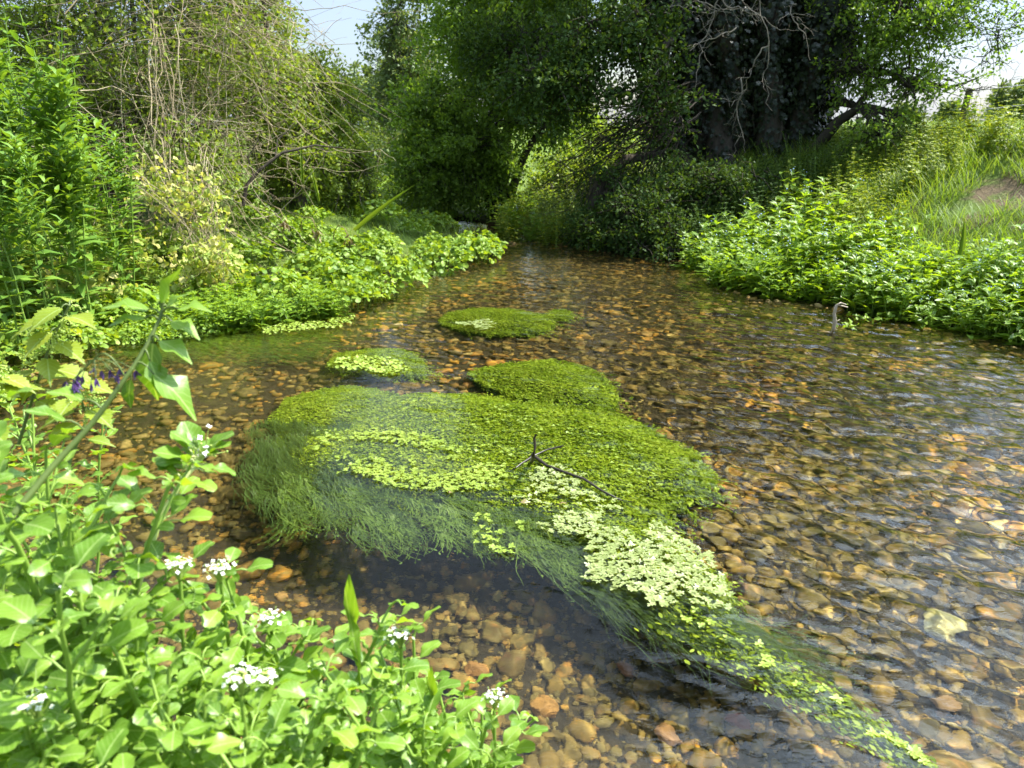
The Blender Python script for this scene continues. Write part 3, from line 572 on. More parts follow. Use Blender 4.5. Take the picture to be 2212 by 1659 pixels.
mt = MB(); c = np.array([P(1290, 510, 10.2), P(1285, 450, 10.2), P(1300, 395, 10.2), P(1350, 345, 10.3), P(1430, 330, 10.5)]); mt.tube(c, [.13, .12, .10, .07, .05], 10); mt.v = [v - so_ for v in mt.v]; mt.obj('trunk', M['bark_dark'], st)
mt = MB()
for _ in range(70): a = P(rng.uniform(1260, 1350), rng.uniform(370, 430), rng.uniform(10, 10.3)); mt.tube(curve(a, a + [rng.normal() * .1, 0, -rng.uniform(.2, .6)], k=7, wob=.07), rng.uniform(.003, .007), 4)
mt.v = [v - so_ for v in mt.v]; mt.obj('roots', M['tangle'] if 0 else M['bark'], st)
# crooked dark branch standing over the left cress
cb = P(530, 440, 7.9); mt = MB()
mt.tube(np.array([P(525, 445, 7.9), P(533, 400, 7.9), P(560, 368, 7.95), P(610, 330, 8), P(680, 314, 8.1), P(740, 320, 8.2), P(790, 345, 8.3)]) - cb, [.022, .02, .018, .014, .01, .007, .004], 7)
mt.tube(np.array([P(548, 378, 7.95), P(535, 340, 7.9), P(560, 300, 7.9)]) - cb, [.012, .009, .005], 5); mt.tube(np.array([P(640, 322, 8.05), P(665, 350, 8), P(640, 365, 8)]) - cb, [.008, .006, .004], 5)
mt.tube(np.array([P(595, 338, 8), P(600, 300, 8.1), P(640, 270, 8.2)]) - cb, [.008, .006, .003], 5)
o = mt.obj('fallen_branch', M['bark_dark']); o.location = cb; tag(o, 'crooked dark bare branch arching out over the left watercress bank', 'branch')
for i, (px, py, d) in enumerate([(650, 500, 7.9), (720, 520, 8.0), (580, 480, 7.8)]):
    a = P(px, py, d); mt = MB(); mt.tube(np.array([[0, 0, 0], [.02, 0, .12], [.08, 0, .2], [.16, 0, .16], [.2, 0, .04]]), .006, 5); n = 14
    pp = np.array([.2, 0, 0]) + rng.normal(size=(n, 3)) * [.025, .02, .04]; mt.inst(OBLONG, pp, rdir(n, -1.2), rdir(n), .10, 0)
    o = mt.obj('withered_stalk', M['brownleaf']); o.location = a; o.scale = (.8,) * 3; tag(o, ['withered brown stalk bent over in the middle of the left watercress', 'rightmost withered brown stalk drooping over the left watercress', 'withered brown stalk drooping just below the crooked dark branch'][i], 'dead stalk')

# distant trees beyond the meadow
far = [(2190, 52, 3.3, 'dark hedgerow tree on the horizon at the right edge beyond the fence'), (2290, 46, 3.2, 'hedgerow tree just outside the right edge'), (1950, 120, 4, 'low far hedge tree on the horizon behind the right bank'), (1420, 130, 5, 'far tree glimpsed through the gap left of the ivy tree'),
       (1250, 110, 5, 'far tree behind the hawthorn branches'), (1050, 60, 6, 'distant tree behind the middle hawthorn'), (830, 42, 5, 'pale distant tree in the gap between thicket and alder'), (780, 34, 3.0, 'small round tree low in the sky gap beside the thicket'), (600, 50, 6, 'tree far behind the left thicket'),
       (350, 45, 6, 'far tree behind the half-bare thicket'), (100, 40, 7, 'far tree behind the willowherb'), (2050, 150, 5, 'tiny hedge tree on the horizon behind the fence post')]
for px, d, h, lab in far:
    p = P(px, 270, d); p[2] = gz(p[0], p[1])
    lbs = [(p + [rng.normal() * h * .15, 0, h * .62], (h * .42, h * .4, h * .36), 120), (p + [-h * .3, 0, h * .35], (h * .35, h * .3, h * .3), 80), (p + [h * .32, 0, h * .33], (h * .35, h * .3, h * .3), 80)]
    tree('distant_tree', lab, 'tree', p, [(p + [0, 0, h * .4], h * .03)], lbs, 'alder', d * .0036 + .05, 26, r0=h * .012, tl=h * .14, twig_share=.1, spread=h * .03, group='distant trees beyond the meadow')
# wire fence on the field edge
fp = P(2079, 262, 11.5); fp[2] = gz(fp[0], fp[1]); ft = thing('wire_fence', 'wooden post with barbed wire on top of the right bank', 'fence', tuple(fp)); top = P(2082, 192, 11.5) - fp
def post(q, h):
    m_ = MB(); m_.tube(np.array([q + [0, 0, -.3], q + [0, 0, h * .5], q + [.02, 0, h - .01], q + [.02, 0, h]]), [.05, .048, .046, .03], 10); v = m_.v[-1]; m_.add(v[-10:], t=[(0, i, i + 1) for i in range(1, 9)]); m_.obj('post', M['wood'], ft, smooth=False)
post(np.zeros(3), top[2]); q2 = np.array([3.0, -.6, gz(fp[0] + 3.0, fp[1] - .6) - fp[2]]); post(q2, 1.15)
m_ = MB()
for h in (top[2] - .04, top[2] - .32):
    c = curve([0.02, -.05, h], q2 + [0, -.05, 1.08 - (top[2] - .04 - h)], sag=-.03, k=24); m_.tube(c, .006, 4)
    for k_ in range(2, 23): m_.tube(np.array([c[k_] - [0, 0, .018], c[k_] + [.004, 0, .018]]), .002, 3)
m_.obj('barbed_wire', M['wire'], ft)
# ---------------------------------------------------------------- bank plants
def inpoly(x, y, pl):
    pl = np.asarray(pl); n = len(pl); ins = np.zeros(np.shape(x), bool)
    for i in range(n):
        x0, y0 = pl[i]; x1, y1 = pl[(i + 1) % n]; ins ^= ((y0 > y) != (y1 > y)) & (x < (x1 - x0) * (y - y0) / (y1 - y0 + 1e-12) + x0)
    return ins
def spots(pl, n, spacing, z=0.0, world=False, seed=0):               # evenly scattered points inside an outline
    r = np.random.default_rng(seed); W = np.array(pl) if world else np.array([G(*p, z)[:2] for p in pl]); lo, hi = W.min(0), W.max(0); out = []
    for _ in range(n * 60):
        c = r.uniform(lo, hi)
        if inpoly(c[0], c[1], W) and all((c[0] - o[0]) ** 2 + (c[1] - o[1]) ** 2 > spacing ** 2 for o in out): out.append(c)
        if len(out) >= n: break
    return out
def stemmed(h, n, lean, leaf, lm, ls, pairs, sm_='stem', seed=0, r=.004, spread=.06, top=.55, up=.5, flower=None, opp=False, base=.1):
    """a clump: n stems with leaves along them; returns MBs"""
    global rng
    keep = rng; rng = np.random.default_rng(seed); ms_, ml_, mf_ = MB(), MB(), MB()
    for i in range(n):
        a = rng.uniform(0, 6.28); l = lean * rng.uniform(.2, 1) if n > 1 else lean * .3; hh = h * rng.uniform(.75, 1.08) if n > 1 else h
        b0 = np.array([math.cos(a), math.sin(a), 0]) * spread * rng.random() ** .5; e = b0 + np.array([math.cos(a) * l * hh, math.sin(a) * l * hh, hh])
        c = curve(b0 - [0, 0, .05], e, k=9, wob=.02); c[:, :2] += (np.linspace(0, 1, 9)[:, None] ** 2 - np.linspace(0, 1, 9)[:, None]) * (e - b0)[:2] * .5
        ms_.tube(c, np.linspace(r, r * .45, 9), 5)
        k = pairs; t = np.linspace(base, 1, k); ph = rng.uniform(0, 6.28)
        for j, tt in enumerate(t):
            p, tg = on_curve(c, [min(tt, .999)]); sz = ls * (1 - (1 - top) * tt ** 1.6) * rng.uniform(.8, 1.15) * (1 if j < k - 2 else .6)
            az = [ph + j * 1.57, ph + j * 1.57 + 3.14] if opp else [ph + j * 2.4]
            if j >= k - 2: az = az + [x + 1.5 for x in az] + [x + .8 for x in az]
            for x in az:
                u = up + .9 * max(0, tt - .6) + rng.normal() * .15; d = np.array([math.cos(x), math.sin(x), u]); ml_.inst(leaf, p, d, np.array([-math.cos(x) * u, -math.sin(x) * u, 1.]) + rng.normal(size=3) * .15, sz)
        if flower: flower(mf_, c[-1], unit(c[-1] - c[-2]))
    rng = keep; return ms_, ml_, mf_
def forget_flower(mf, p, d):
    if rng.random() < .88: return
    for _ in range(7):
        q = p + rng.normal(size=3) * .018 + [0, 0, .03]; mf.inst(FLOW5, q, rdir(1)[0] * .5 + [0, 0, .1], rdir(1, 1.5)[0], .0065); mf.tube(np.array([p, q]), .0012, 3, m=1)
def mound(h, rad, leaf, ls, n, seed, stems=14):                      # watercress mound: leafy dome of compound leaves
    global rng
    keep = rng; rng = np.random.default_rng(seed); ms_, ml_ = MB(), MB()
    a = rng.uniform(0, 6.28, n); q = rng.random(n) ** .5; hz = h * (1 - .55 * q ** 2) * rng.uniform(.35, 1.08, n) ** .5 * (1 + .18 * np.sin(a * 3 + seed))
    p = np.stack([np.cos(a) * q * rad, np.sin(a) * q * rad, hz], -1)
    d = np.stack([np.cos(a) * .8 + rng.normal(size=n) * .7, np.sin(a) * .8 + rng.normal(size=n) * .7, rng.normal(size=n) * .35], -1)
    ml_.inst(leaf, p, d, rdir(n, 1.1), ls * rng.uniform(.55, 1.3, n))
    for i in range(stems):
        j = rng.integers(0, n); b0 = np.array([p[j][0] * .5, p[j][1] * .5, -.08]); ms_.tube(curve(b0, p[j], k=5, wob=.04), np.linspace(.003, .0018, 5), 4)
    rng = keep; return ms_, ml_
def plant(name, label, cat, group, mbs, mats, names=('stems', 'leaves', 'blossom')):
    t = thing(name, label, cat, (0, 0, -50), 0, group)
    for m_, mt_, nm in zip(mbs, mats, names):
        if m_.n: m_.obj(nm, mt_, t)
    return t
used = set()
def put(protos, x, y, z, rz=None, s=1.0, tilt=0, label=None, group=None):
    pr = protos[random.randrange(len(protos))] if isinstance(protos, list) else protos; rz = random.uniform(0, 6.28) if rz is None else rz
    rot = (random.gauss(0, tilt), random.gauss(0, tilt), rz)
    if pr.name not in used:
        used.add(pr.name); pr.location = (x, y, z); pr.rotation_euler = rot; pr.scale = (s,) * 3
        if label: pr['label'] = label
        if group: pr['group'] = group
        return pr
    return dup(pr, (x, y, z), rot, s, label, group)

# water forget-me-not: broad bright band along the right bank
fm = [plant('forget_me_not', 'x', 'plant', 'g', stemmed(.42, 7, .5, OBLONG, 'forget', .205, 8, seed=100 + i, spread=.07, up=.55, r=.0042, flower=forget_flower), (M['stem'], M['forget'], [M['blue'], M['stem']])) for i in range(5)]
W_ = [(1.9, 8.6)] + [tuple(G(*p)[:2]) for p in [(1515, 590), (1560, 615), (1640, 645), (1780, 655), (1900, 685), (2060, 712), (2230, 750), (2400, 770)]] + [(5.3, 5.2), (4.8, 5.9), (4.1, 6.7), (3.3, 7.7), (2.9, 8.6), (2.4, 9.0)]
for i, (x, y) in enumerate(spots(W_, 190, .14, world=True, seed=3)):
    d = float(sdist(np.array([x]), np.array([y]))[0])
    g_, lab = ('forget-me-nots at the right water edge', 'leafy forget-me-not clump hanging over the right water edge') if d < .28 else ('forget-me-nots on the right bank', 'leafy forget-me-not clump with blue flowers on the right bank')
    put(fm, x, y, max(gz(x, y), -.04) - .02, s=random.choice([.65, .8, .9, 1, 1.15]) * random.uniform(.9, 1.1) * (1 if d > .2 else .85), tilt=.16, label=lab, group=g_)
for i, (px, py, d) in enumerate([(1610, 520, 8.7), (1640, 480, 9), (1700, 500, 8.8), (1730, 460, 9.2), (1790, 500, 8.6), (1560, 560, 8.6)]):
    q = P(px, py, d); put(fm, q[0], q[1], gz(q[0], q[1]) - .02, s=1.35, tilt=.05, label='tall forget-me-not clump under the edge of the ivy tree', group='tall forget-me-nots by the ivy tree')
# herbs and nettles higher on the right bank
hb_ = [plant('bank_herb', 'x', 'plant', 'g', stemmed(.5, 8, .4, [OVATE, LANCE, OVATE][i], 'herb', .085, 9, seed=200 + i, spread=.12, up=.3, r=.003, opp=True), (M['stem'], M['herb'])) for i in range(3)]
H_ = [(2.6, 9.1), (3.3, 8.1), (4.1, 7.2), (5.0, 7.8), (6.2, 8.3), (6.6, 9.6), (5.6, 10.4), (4.6, 10.2), (3.6, 9.9)]
for x, y in spots(H_, 110, .2, world=True, seed=5):
    near_soil = (x - SOIL[0]) ** 2 + (y - SOIL[1]) ** 2 < .7
    if near_soil: continue
    put(hb_, x, y, gz(x, y) - .02, s=random.uniform(.55, 1.1), tilt=.1, label='yellow-green nettle and herb clump on the slope of the right bank', group='herbs on the slope of the right bank')
dh = [plant('shade_herb', 'x', 'plant', 'g', stemmed(.55, 8, .4, OVATE, 'haw_shaded', .07, 11, seed=230 + i, spread=.12, up=.3, r=.003, opp=True), (M['stem'], M['haw_shaded'])) for i in range(2)]  # nettle leaves coloured dark to stand for shade under the tree
for x, y in spots([(2.2, 9.2), (3.0, 9.0), (3.9, 9.9), (4.6, 10.4), (3.6, 10.6), (2.2, 10.8), (1.7, 10.0)], 42, .22, world=True, seed=6):
    put(dh, x, y, gz(x, y) - .02, s=random.uniform(.7, 1.15), tilt=.1, label='dark shaded nettle clump at the foot of the ivy tree', group='shaded nettles at the foot of the ivy tree')
# bright herbs on the far bank seen under the trees
for x, y in spots([tuple(G(*p)[:2]) for p in [(1085, 500), (1105, 520), (1180, 528), (1300, 545)]] + [(2.0, 11.2), (1.4, 12.4), (.2, 13.5), (-.1, 12.6)], 60, .24, world=True, seed=7):
    put(hb_ + fm[:2], x, y, max(gz(x, y), -.02) - .02, s=random.uniform(.8, 1.2), tilt=.1, label='bright green waterside clump on the far bank beneath the overhanging branches', group='bright plants on the far bank')
for x, y in spots([(-6, 14.5), (4, 14.5), (6, 22), (-6, 22)], 60, .7, world=True, seed=8):
    put(hb_, x, y, gz(x, y) - .02, s=random.uniform(.9, 1.5), tilt=.1, label='sunlit meadow herb clump beyond the far bend', group='meadow herbs beyond the far bend')
# broad dock leaves on the right bank
for i, (px, py, d, s_) in enumerate([(1805, 520, 8.0, .34), (1640, 505, 8.6, .28)]):
    q = P(px, py, d); m_ = MB()
    for k in range(5): a = 1.2 * k + i; m_.inst(OBLONG, np.zeros(3), np.array([math.cos(a), math.sin(a) * .6, .75 + .3 * (k % 2)]), np.array([-math.cos(a), -math.sin(a), .7]), s_ * random.uniform(.7, 1.1))
    o = m_.obj('dock_plant', M['forget']); o.location = (q[0], q[1], q[2] - .12); tag(o, ['dock with long upright leaves rising above the right forget-me-nots', 'smaller dock with broad leaves near the shaded end of the right bank'][i], 'plant')

# grass on the banks
def grass(name, label, X, Y, L0, L1, mat):
    m_ = MB(); n = len(X); z = ground_z(X, Y)[0]; a = rng.uniform(0, 6.28, n); d = np.stack([np.cos(a) * .5, np.sin(a) * .5, np.ones(n)], -1); L = rng.uniform(L0, L1, n)
    m_.inst(GRASS, np.stack([X, Y, z - .01], -1), d, np.stack([-np.cos(a), -np.sin(a), .3 + 0 * a], -1), L); o = m_.obj(name, mat); return tag(o, label, 'grass', kind='stuff')
n = 120000; X1 = rng.uniform(2.4, 10.5, n); Y1 = rng.uniform(5, 14, n); d = sdist(X1, Y1); k = (d > .9) & (np.hypot(X1 - SOIL[0], Y1 - SOIL[1]) + .3 * fbm(X1, Y1, 3, 9) > .42) & (fbm(X1, Y1, 2.2, 12) > -.8)
grass('grass', 'rough grass growing over the right bank', X1[k], Y1[k], .08, .30, M['grass'])
n = 30000; X1 = rng.uniform(-12, 12, n); Y1 = rng.uniform(14, 34, n); k = sdist(X1, Y1) > .3
grass('meadow_grass', 'sunlit meadow grass beyond the far bend of the stream', X1[k], Y1[k], .15, .5, M['grass'])
n = 26000; X1 = rng.uniform(-7, .3, n); Y1 = rng.uniform(1, 12.5, n); d = sdist(X1, Y1); k = d > .15
grass('bank_grass', 'grass between the plants of the left bank', X1[k], Y1[k], .06, .25, M['grass'])

# watercress mounds of the left bank
cr = [plant('watercress', 'x', 'plant', 'g', mound(.22, .24, ROUND, .050, 290, 300 + i), (M['stem'], M['cress'])) for i in range(5)]
CP = [(470, 632), (490, 560), (520, 480), (560, 400), (700, 355), (860, 365), (960, 415), (1030, 520), (1062, 545), (1040, 566), (960, 588), (905, 610), (800, 632), (650, 634)]
for x, y in spots(CP, 175, .19, z=.16, seed=9):
    d = float(sdist(np.array([x]), np.array([y]))[0]); z = max(gz(x, y), -.03)
    lab, g_ = ('bright rounded watercress mound at the sunlit water edge of the left bank', 'watercress mounds at the left water edge') if d < .5 else ('watercress mound on the slope behind the left water edge', 'watercress mounds on the left slope')
    put(cr, x, y, z + .04 * random.random(), s=random.uniform(.85, 1.35), tilt=.1, label=lab, group=g_)
wm = [plant('water_mint', 'x', 'plant', 'g', stemmed(.22, 8, .6, OBLONG, 'forget', .13, 6, seed=330 + i, spread=.09, up=.5, r=.004, opp=True), (M['stem'], M['forget'])) for i in range(3)]
for x, y in spots([(430, 655), (560, 645), (690, 655), (745, 665), (735, 688), (620, 700), (500, 712), (400, 715), (400, 690)], 44, .105, z=.0, seed=10):
    put(wm, x, y, -.03, s=random.uniform(.7, 1.05), tilt=.12, label='pointed-leaved plant in the clump standing out in the water off the left bank', group='plants of the clump off the left bank')
for x, y in spots([(190, 720), (260, 660), (420, 634), (470, 660), (430, 700), (330, 722)], 26, .14, z=.05, seed=11):
    put(cr, x, y, max(gz(x, y), -.05), s=random.uniform(.5, .75), tilt=.1, label='low watercress between the willowherb and the clump in the water', group='low watercress by the left inlet')
for x, y in spots([(-80, 860), (60, 800), (150, 745), (260, 695), (420, 634), (380, 560), (100, 560), (-200, 600), (-260, 800)], 42, .22, z=.1, seed=12):
    put(cr + hb_[:1], x, y, max(gz(x, y), -.02), s=random.uniform(.8, 1.3), tilt=.1, label='low green growth under the tall willowherb', group='undergrowth below the willowherb')
for x, y in spots([(480, 470), (540, 400), (930, 395), (850, 320), (480, 310)], 46, .26, z=.45, seed=13):
    put(hb_, x, y, gz(x, y) - .02, s=random.uniform(.6, 1.1), tilt=.15, label='leafy herb between the left watercress and the thicket', group='herbs at the foot of the left thicket')
# sword-shaped reed leaves
for i, (a, b_, w) in enumerate([((770, 500, 8.3), (893, 397, 8.2), .05), ((655, 400, 8), (650, 290, 8.1), .03), ((690, 440, 8), (668, 345, 8.1), .03), ((2065, 560, 6.6), (2090, 470, 6.6), .02)]):
    A, Bp = P(*a), P(*b_); m_ = MB(); v, q = blade([.5, .6, .5, .3, .02], .3, .1); v = v.copy(); v[:, 0] *= w * .7 / np.linalg.norm(Bp - A); m_.inst((v, q), np.zeros(3), Bp - A, np.array([.2, -.9, .4]), np.linalg.norm(Bp - A))
    o = m_.obj('reed_leaf', M['grass']); o.location = A; tag(o, ['broad pale reed leaf leaning right above the left watercress', 'tall thin reed leaf standing in front of the left thicket', 'short reed leaf beside the taller one in front of the thicket', 'single reed blade on the right bank'][i], 'reed')

# great willowherb on the left
def side_shoots(h, seed, n=8):
    global rng
    a, b_, c_ = stemmed(h, 1, .25, LANCE, 'willow', .17, int(h / .075), seed=seed, r=.007, opp=True, up=.35, base=.04, top=.6)
    keep = rng; rng = np.random.default_rng(seed + 7)
    for i in range(n):
        z = h * rng.uniform(.35, .92); an = rng.uniform(0, 6.28); d = np.array([math.cos(an) * .6, math.sin(an) * .6, .75]); L = .22 * rng.uniform(.6, 1.3); c = curve([0, 0, z], np.array([0, 0, z]) + d * L, k=6, wob=.03); a.tube(c, np.linspace(.003, .0015, 6), 4)
        for j in range(5):
            p, tg = on_curve(c, [min(.99, (j + 1) / 5)]); x = j * 1.57 + i
            for s_ in (0, 3.14): b_.inst(LANCE, p, np.array([math.cos(x + s_), math.sin(x + s_), .6]) + tg[0] * .4, np.array([-math.cos(x + s_) * .6, -math.sin(x + s_) * .6, 1]), .115 * (1 - .06 * j))
    rng = keep; return a, b_, c_
wh = [plant('willowherb', 'x', 'plant', 'g', side_shoots(h, 400 + i, n_), (M['stem'], M['willow'])) for i, (h, n_) in enumerate([(1.7, 12), (1.5, 10), (1.1, 8), (.8, 6)])]
hts = [1.7, 1.5, 1.1, .8]
env = [(-60, -40), (40, -30), (90, 10), (130, 110), (200, 170), (230, 260), (270, 350), (320, 430), (340, 520)]
def envy(px): return np.interp(px, [e[0] for e in env], [e[1] for e in env])
WL = []
for i in range(46):
    px = random.uniform(-150, 330); d = random.uniform(4.5, 6.6); top_ = envy(px) + abs(random.gauss(0, 1)) * 110 + (6.6 - d) * 60 + (0 if i > 6 else -20)
    WL.append((px, top_, d))
for px, py, d in WL + [(92, 8, 5.2), (165, 205, 5.0), (190, 240, 5.4), (60, 300, 4.6), (20, 420, 4.4), (110, 500, 4.5), (250, 500, 5.3)]:
    t_ = P(px, py, d); z0 = max(gz(t_[0], t_[1]), -.03)
    if sdist(np.array([t_[0]]), np.array([t_[1]]))[0] < -.1: continue
    h = t_[2] - z0
    if h < .35: continue
    j = int(np.argmin([abs(h - q) for q in hts]))
    tall = h > 1.15
    put(wh[j], t_[0], t_[1], z0 - .03, s=h / hts[j], tilt=.05, label='tall willowherb with long narrow leaves at the left edge' if tall else 'shorter willowherb in the front of the stand on the left bank', group='tall willowherbs' if tall else 'shorter willowherbs')
# ---------------------------------------------------------------- starwort mats and water weed
TAILD = unit(G(2000, 1640) - G(1300, 1250))
def fillpoly(px, n, z=-.02, seed=0, soft=0):
    r = np.random.default_rng(seed); W = np.array([G(*p, z)[:2] for p in px]); lo, hi = W.min(0), W.max(0); X = r.uniform(lo[0], hi[0], n * 3); Y = r.uniform(lo[1], hi[1], n * 3)
    k = inpoly(X + .035 * fbm(X, Y, 18, seed) + .01 * r.normal(size=X.shape), Y + .03 * fbm(X, Y, 18, seed + 1) + .01 * r.normal(size=X.shape), W); X, Y = X[k][:n], Y[k][:n]; d = np.full(X.shape, 9.)
    for i in range(len(W)):
        x0, y0 = W[i]; ex, ey = W[(i + 1) % len(W)] - W[i]; t = np.clip(((X - x0) * ex + (Y - y0) * ey) / (ex * ex + ey * ey + 1e-12), 0, 1); d = np.minimum(d, np.hypot(X - x0 - t * ex, Y - y0 - t * ey))
    return X, Y, d, W
WORT = blade([.12, .30, .10], .2, .1, 1)
M['underweed'] = solid('dark_weed_base', [(.02, .035, .008), (.05, .08, .012), (.09, .13, .018)], 35, .8, .2)
def mat_mesh(px, n, seed, size=.0155, thick=.12, depth=.012, swirl=0.0):
    """a cushion of tiny leaves that rises from the bed to just under the surface"""
    ml, mu = MB(), MB(); X, Y, d, W = fillpoly(px, n, seed=seed); h = sm(d / .26); lump = .012 * fbm(X, Y, 14, seed + 5) + .010 * fbm(X, Y, 45, seed + 6)
    z = -depth - thick * (1 - h) - np.abs(lump) - .035 * rng.random(len(X)) ** 2 - .03 * np.clip(fbm(X, Y, 5, seed + 4), 0, 1)
    fl = TAILD + np.stack([.5 * fbm(X, Y, 4, seed + 2), .5 * fbm(X, Y, 4, seed + 3), 0 * X], -1) + rng.normal(size=(len(X), 3)) * [.5, .5, .35]
    ml.inst(WORT, np.stack([X, Y, z], -1), fl, rdir(len(X), 1.1), size * rng.uniform(.6, 1.5, len(X)))
    e_ = np.nonzero((d < .06) & (rng.random(len(X)) < .11))[0]                       # ragged runners pulled out by the current
    for q_ in range(9):
        L_ = .012 + .013 * q_ * rng.uniform(.5, 1.5, len(e_)); ax = TAILD[0] + .45 * np.sin(X[e_] * 40); ay = TAILD[1] + .45 * np.cos(Y[e_] * 40)
        ml.inst(WORT, np.stack([X[e_] + ax * L_, Y[e_] + ay * L_, z[e_] - .004 * q_], -1), np.stack([ax, ay, 0 * ax], -1) + rng.normal(size=(len(e_), 3)) * .5, rdir(len(e_), 1), size * rng.uniform(.6, 1.3, len(e_)))
    lo, hi = W.min(0), W.max(0); gx = np.arange(lo[0] - .1, hi[0] + .1, .02); gy = np.arange(lo[1] - .1, hi[1] + .1, .02); GX, GY = np.meshgrid(gx, gy); dd = np.full(GX.shape, 9.); ins = inpoly(GX, GY, W)
    for i in range(len(W)):
        x0, y0 = W[i]; ex, ey = W[(i + 1) % len(W)] - W[i]; t = np.clip(((GX - x0) * ex + (GY - y0) * ey) / (ex * ex + ey * ey + 1e-12), 0, 1); dd = np.minimum(dd, np.hypot(GX - x0 - t * ex, GY - y0 - t * ey))
    dd = np.where(ins, dd, -dd); GZ = -depth - .05 - thick * (1 - sm(dd / .22)) - .012 * np.abs(fbm(GX, GY, 14, seed + 5)) - np.where(dd < .02, .06, 0)
    V, q = grid(gx, gy, GZ); keep = (dd.ravel()[q] > -.02).all(1); mu.add(V, q=q[keep]); return ml, mu
def rosettes(px, n, seed, s0, s1, z=.004, tmp=None, thin=.0):
    X, Y, d, W = fillpoly(px, n, z=0, seed=seed); k = fbm(X, Y, 11, seed + 8) > thin - 1 + .5 * (1 - sm(d / .08)); X, Y = X[k], Y[k]; mb = MB()
    for j, T in enumerate(ROS):
        s = np.arange(len(X)) % 3 == j; m = s.sum(); a = rng.uniform(0, 6.28, m); up = unit(rng.normal(size=(m, 3)) * [.22, .22, 0] + [0, 0, 1]); mb.inst(T, np.stack([X[s], Y[s], z + .006 * rng.random(m)], -1), np.stack([np.cos(a), np.sin(a), 0 * a], -1), up, rng.uniform(s0, s1, m))
    return mb
def mat(label, px, n, seed, **kw):
    t = thing('starwort_mat', label, 'water plant', (0, 0, 0), 0, 'starwort mats in the stream'); c = np.array([*G(*np.mean(px, 0))[:2], 0]); t.location = c
    ml, mu = mat_mesh(px, n, seed, **kw)
    for m_, nm, mt_ in ((ml, 'leaves', 'wort'), (mu, 'cushion', 'underweed')): m_.v = [v - c for v in m_.v]; m_.obj(nm, M[mt_], t, wet=True)
    return t, c
def addpart(t, c, mb, nm, mt_, wet=False): mb.v = [v - c for v in mb.v]; return mb.obj(nm, M[mt_], t, wet=wet)
pa = [(582, 885), (622, 848), (690, 830), (770, 822), (850, 838), (868, 856), (805, 890), (715, 915), (630, 928), (592, 912)]
pb = [(560, 985), (600, 925), (720, 912), (800, 886), (880, 838), (1010, 838), (1130, 858), (1240, 868), (1330, 880), (1420, 918), (1500, 962), (1545, 1008), (1520, 1048), (1445, 1076), (1440, 1120), (1500, 1180), (1560, 1235), (1600, 1290), (1480, 1325), (1330, 1285), (1240, 1235), (1180, 1160), (1100, 1110), (960, 1085), (820, 1060), (700, 1040), (600, 1020)]
pc = [(1008, 795), (1080, 776), (1190, 768), (1265, 785), (1318, 818), (1336, 852), (1310, 880), (1220, 872), (1120, 848), (1050, 825)]
pd = [(945, 690), (960, 671), (1015, 660), (1100, 662), (1172, 675), (1202, 694), (1160, 712), (1060, 716), (1000, 708)]
pe = [(1172, 674), (1200, 663), (1236, 669), (1228, 681), (1190, 684)]
pf = [(706, 782), (720, 757), (790, 745), (862, 746), (918, 772), (914, 800), (840, 800), (770, 795)]
mat('yellow-green starwort mat shaped like a tongue on the upper left of the largest mat', pa, 16000, 41)
t_b, c_b = mat('largest starwort mat, spreading through the middle of the stream around the forked stick', pb, 88000, 42)
mat('olive-green rounded starwort mat just upstream of the largest one', pc, 17000, 43)
t_d, c_d = mat('starwort mat farthest upstream near the shaded pool, with a small patch of pale leaves', pd, 15000, 44, size=.014)
mat('tiniest starwort mat, at the upstream right tip of the farthest one', pe, 2500, 45, size=.014)
t_f, c_f = mat('starwort mat with a fringe of larger floating leaves, left of midstream', pf, 11000, 46, size=.014)
addpart(t_b, c_b, rosettes([(620, 985), (700, 940), (800, 930), (930, 930), (1060, 975), (1120, 1030), (1080, 1092), (990, 1085), (850, 1062), (720, 1015)], 2000, 50, .009, .016, thin=1.0), 'rosette_foliage', 'rosette_y')
addpart(t_b, c_b, rosettes([(700, 880), (1000, 850), (1250, 900), (1440, 1000), (1420, 1100), (1100, 1090), (640, 1000)], 1100, 56, .007, .014, z=-.004, thin=.7), 'scattered_foliage', 'rosette_y')
addpart(t_b, c_b, rosettes([(1060, 1010), (1120, 990), (1220, 1010), (1350, 1085), (1400, 1125), (1240, 1120), (1130, 1100)], 600, 51, .009, .017, thin=.8), 'rosette_foliage', 'rosette')
addpart(t_b, c_b, rosettes([(1155, 1118), (1245, 1105), (1360, 1112), (1445, 1125), (1500, 1180), (1565, 1225), (1605, 1290), (1640, 1345), (1560, 1335), (1470, 1325), (1330, 1285), (1245, 1232), (1215, 1180)], 1500, 52, .009, .019, thin=.72), 'rosette_foliage', 'rosette')
addpart(t_b, c_b, rosettes([(1000, 1090), (1150, 1120), (1200, 1200), (1120, 1240), (1020, 1180)], 90, 53, .012, .020, thin=.9), 'rosette_foliage', 'rosette_y')
addpart(t_d, c_d, rosettes([(985, 700), (1050, 690), (1075, 705), (1040, 714)], 70, 54, .018, .028), 'rosette_foliage', 'rosette')
X, Y, d, W = fillpoly([(715, 778), (790, 768), (860, 782), (892, 803), (850, 812), (790, 800), (725, 792)], 210, z=0, seed=55); m_ = MB(); m_.inst(ROUND, np.stack([X, Y, .006 + .01 * rng.random(len(X))], -1), rdir(len(X)) * [1, 1, .1], rdir(len(X), 3), rng.uniform(.03, .055, len(X)))
addpart(t_f, c_f, m_, 'floating_leaves', 'rosette_y')
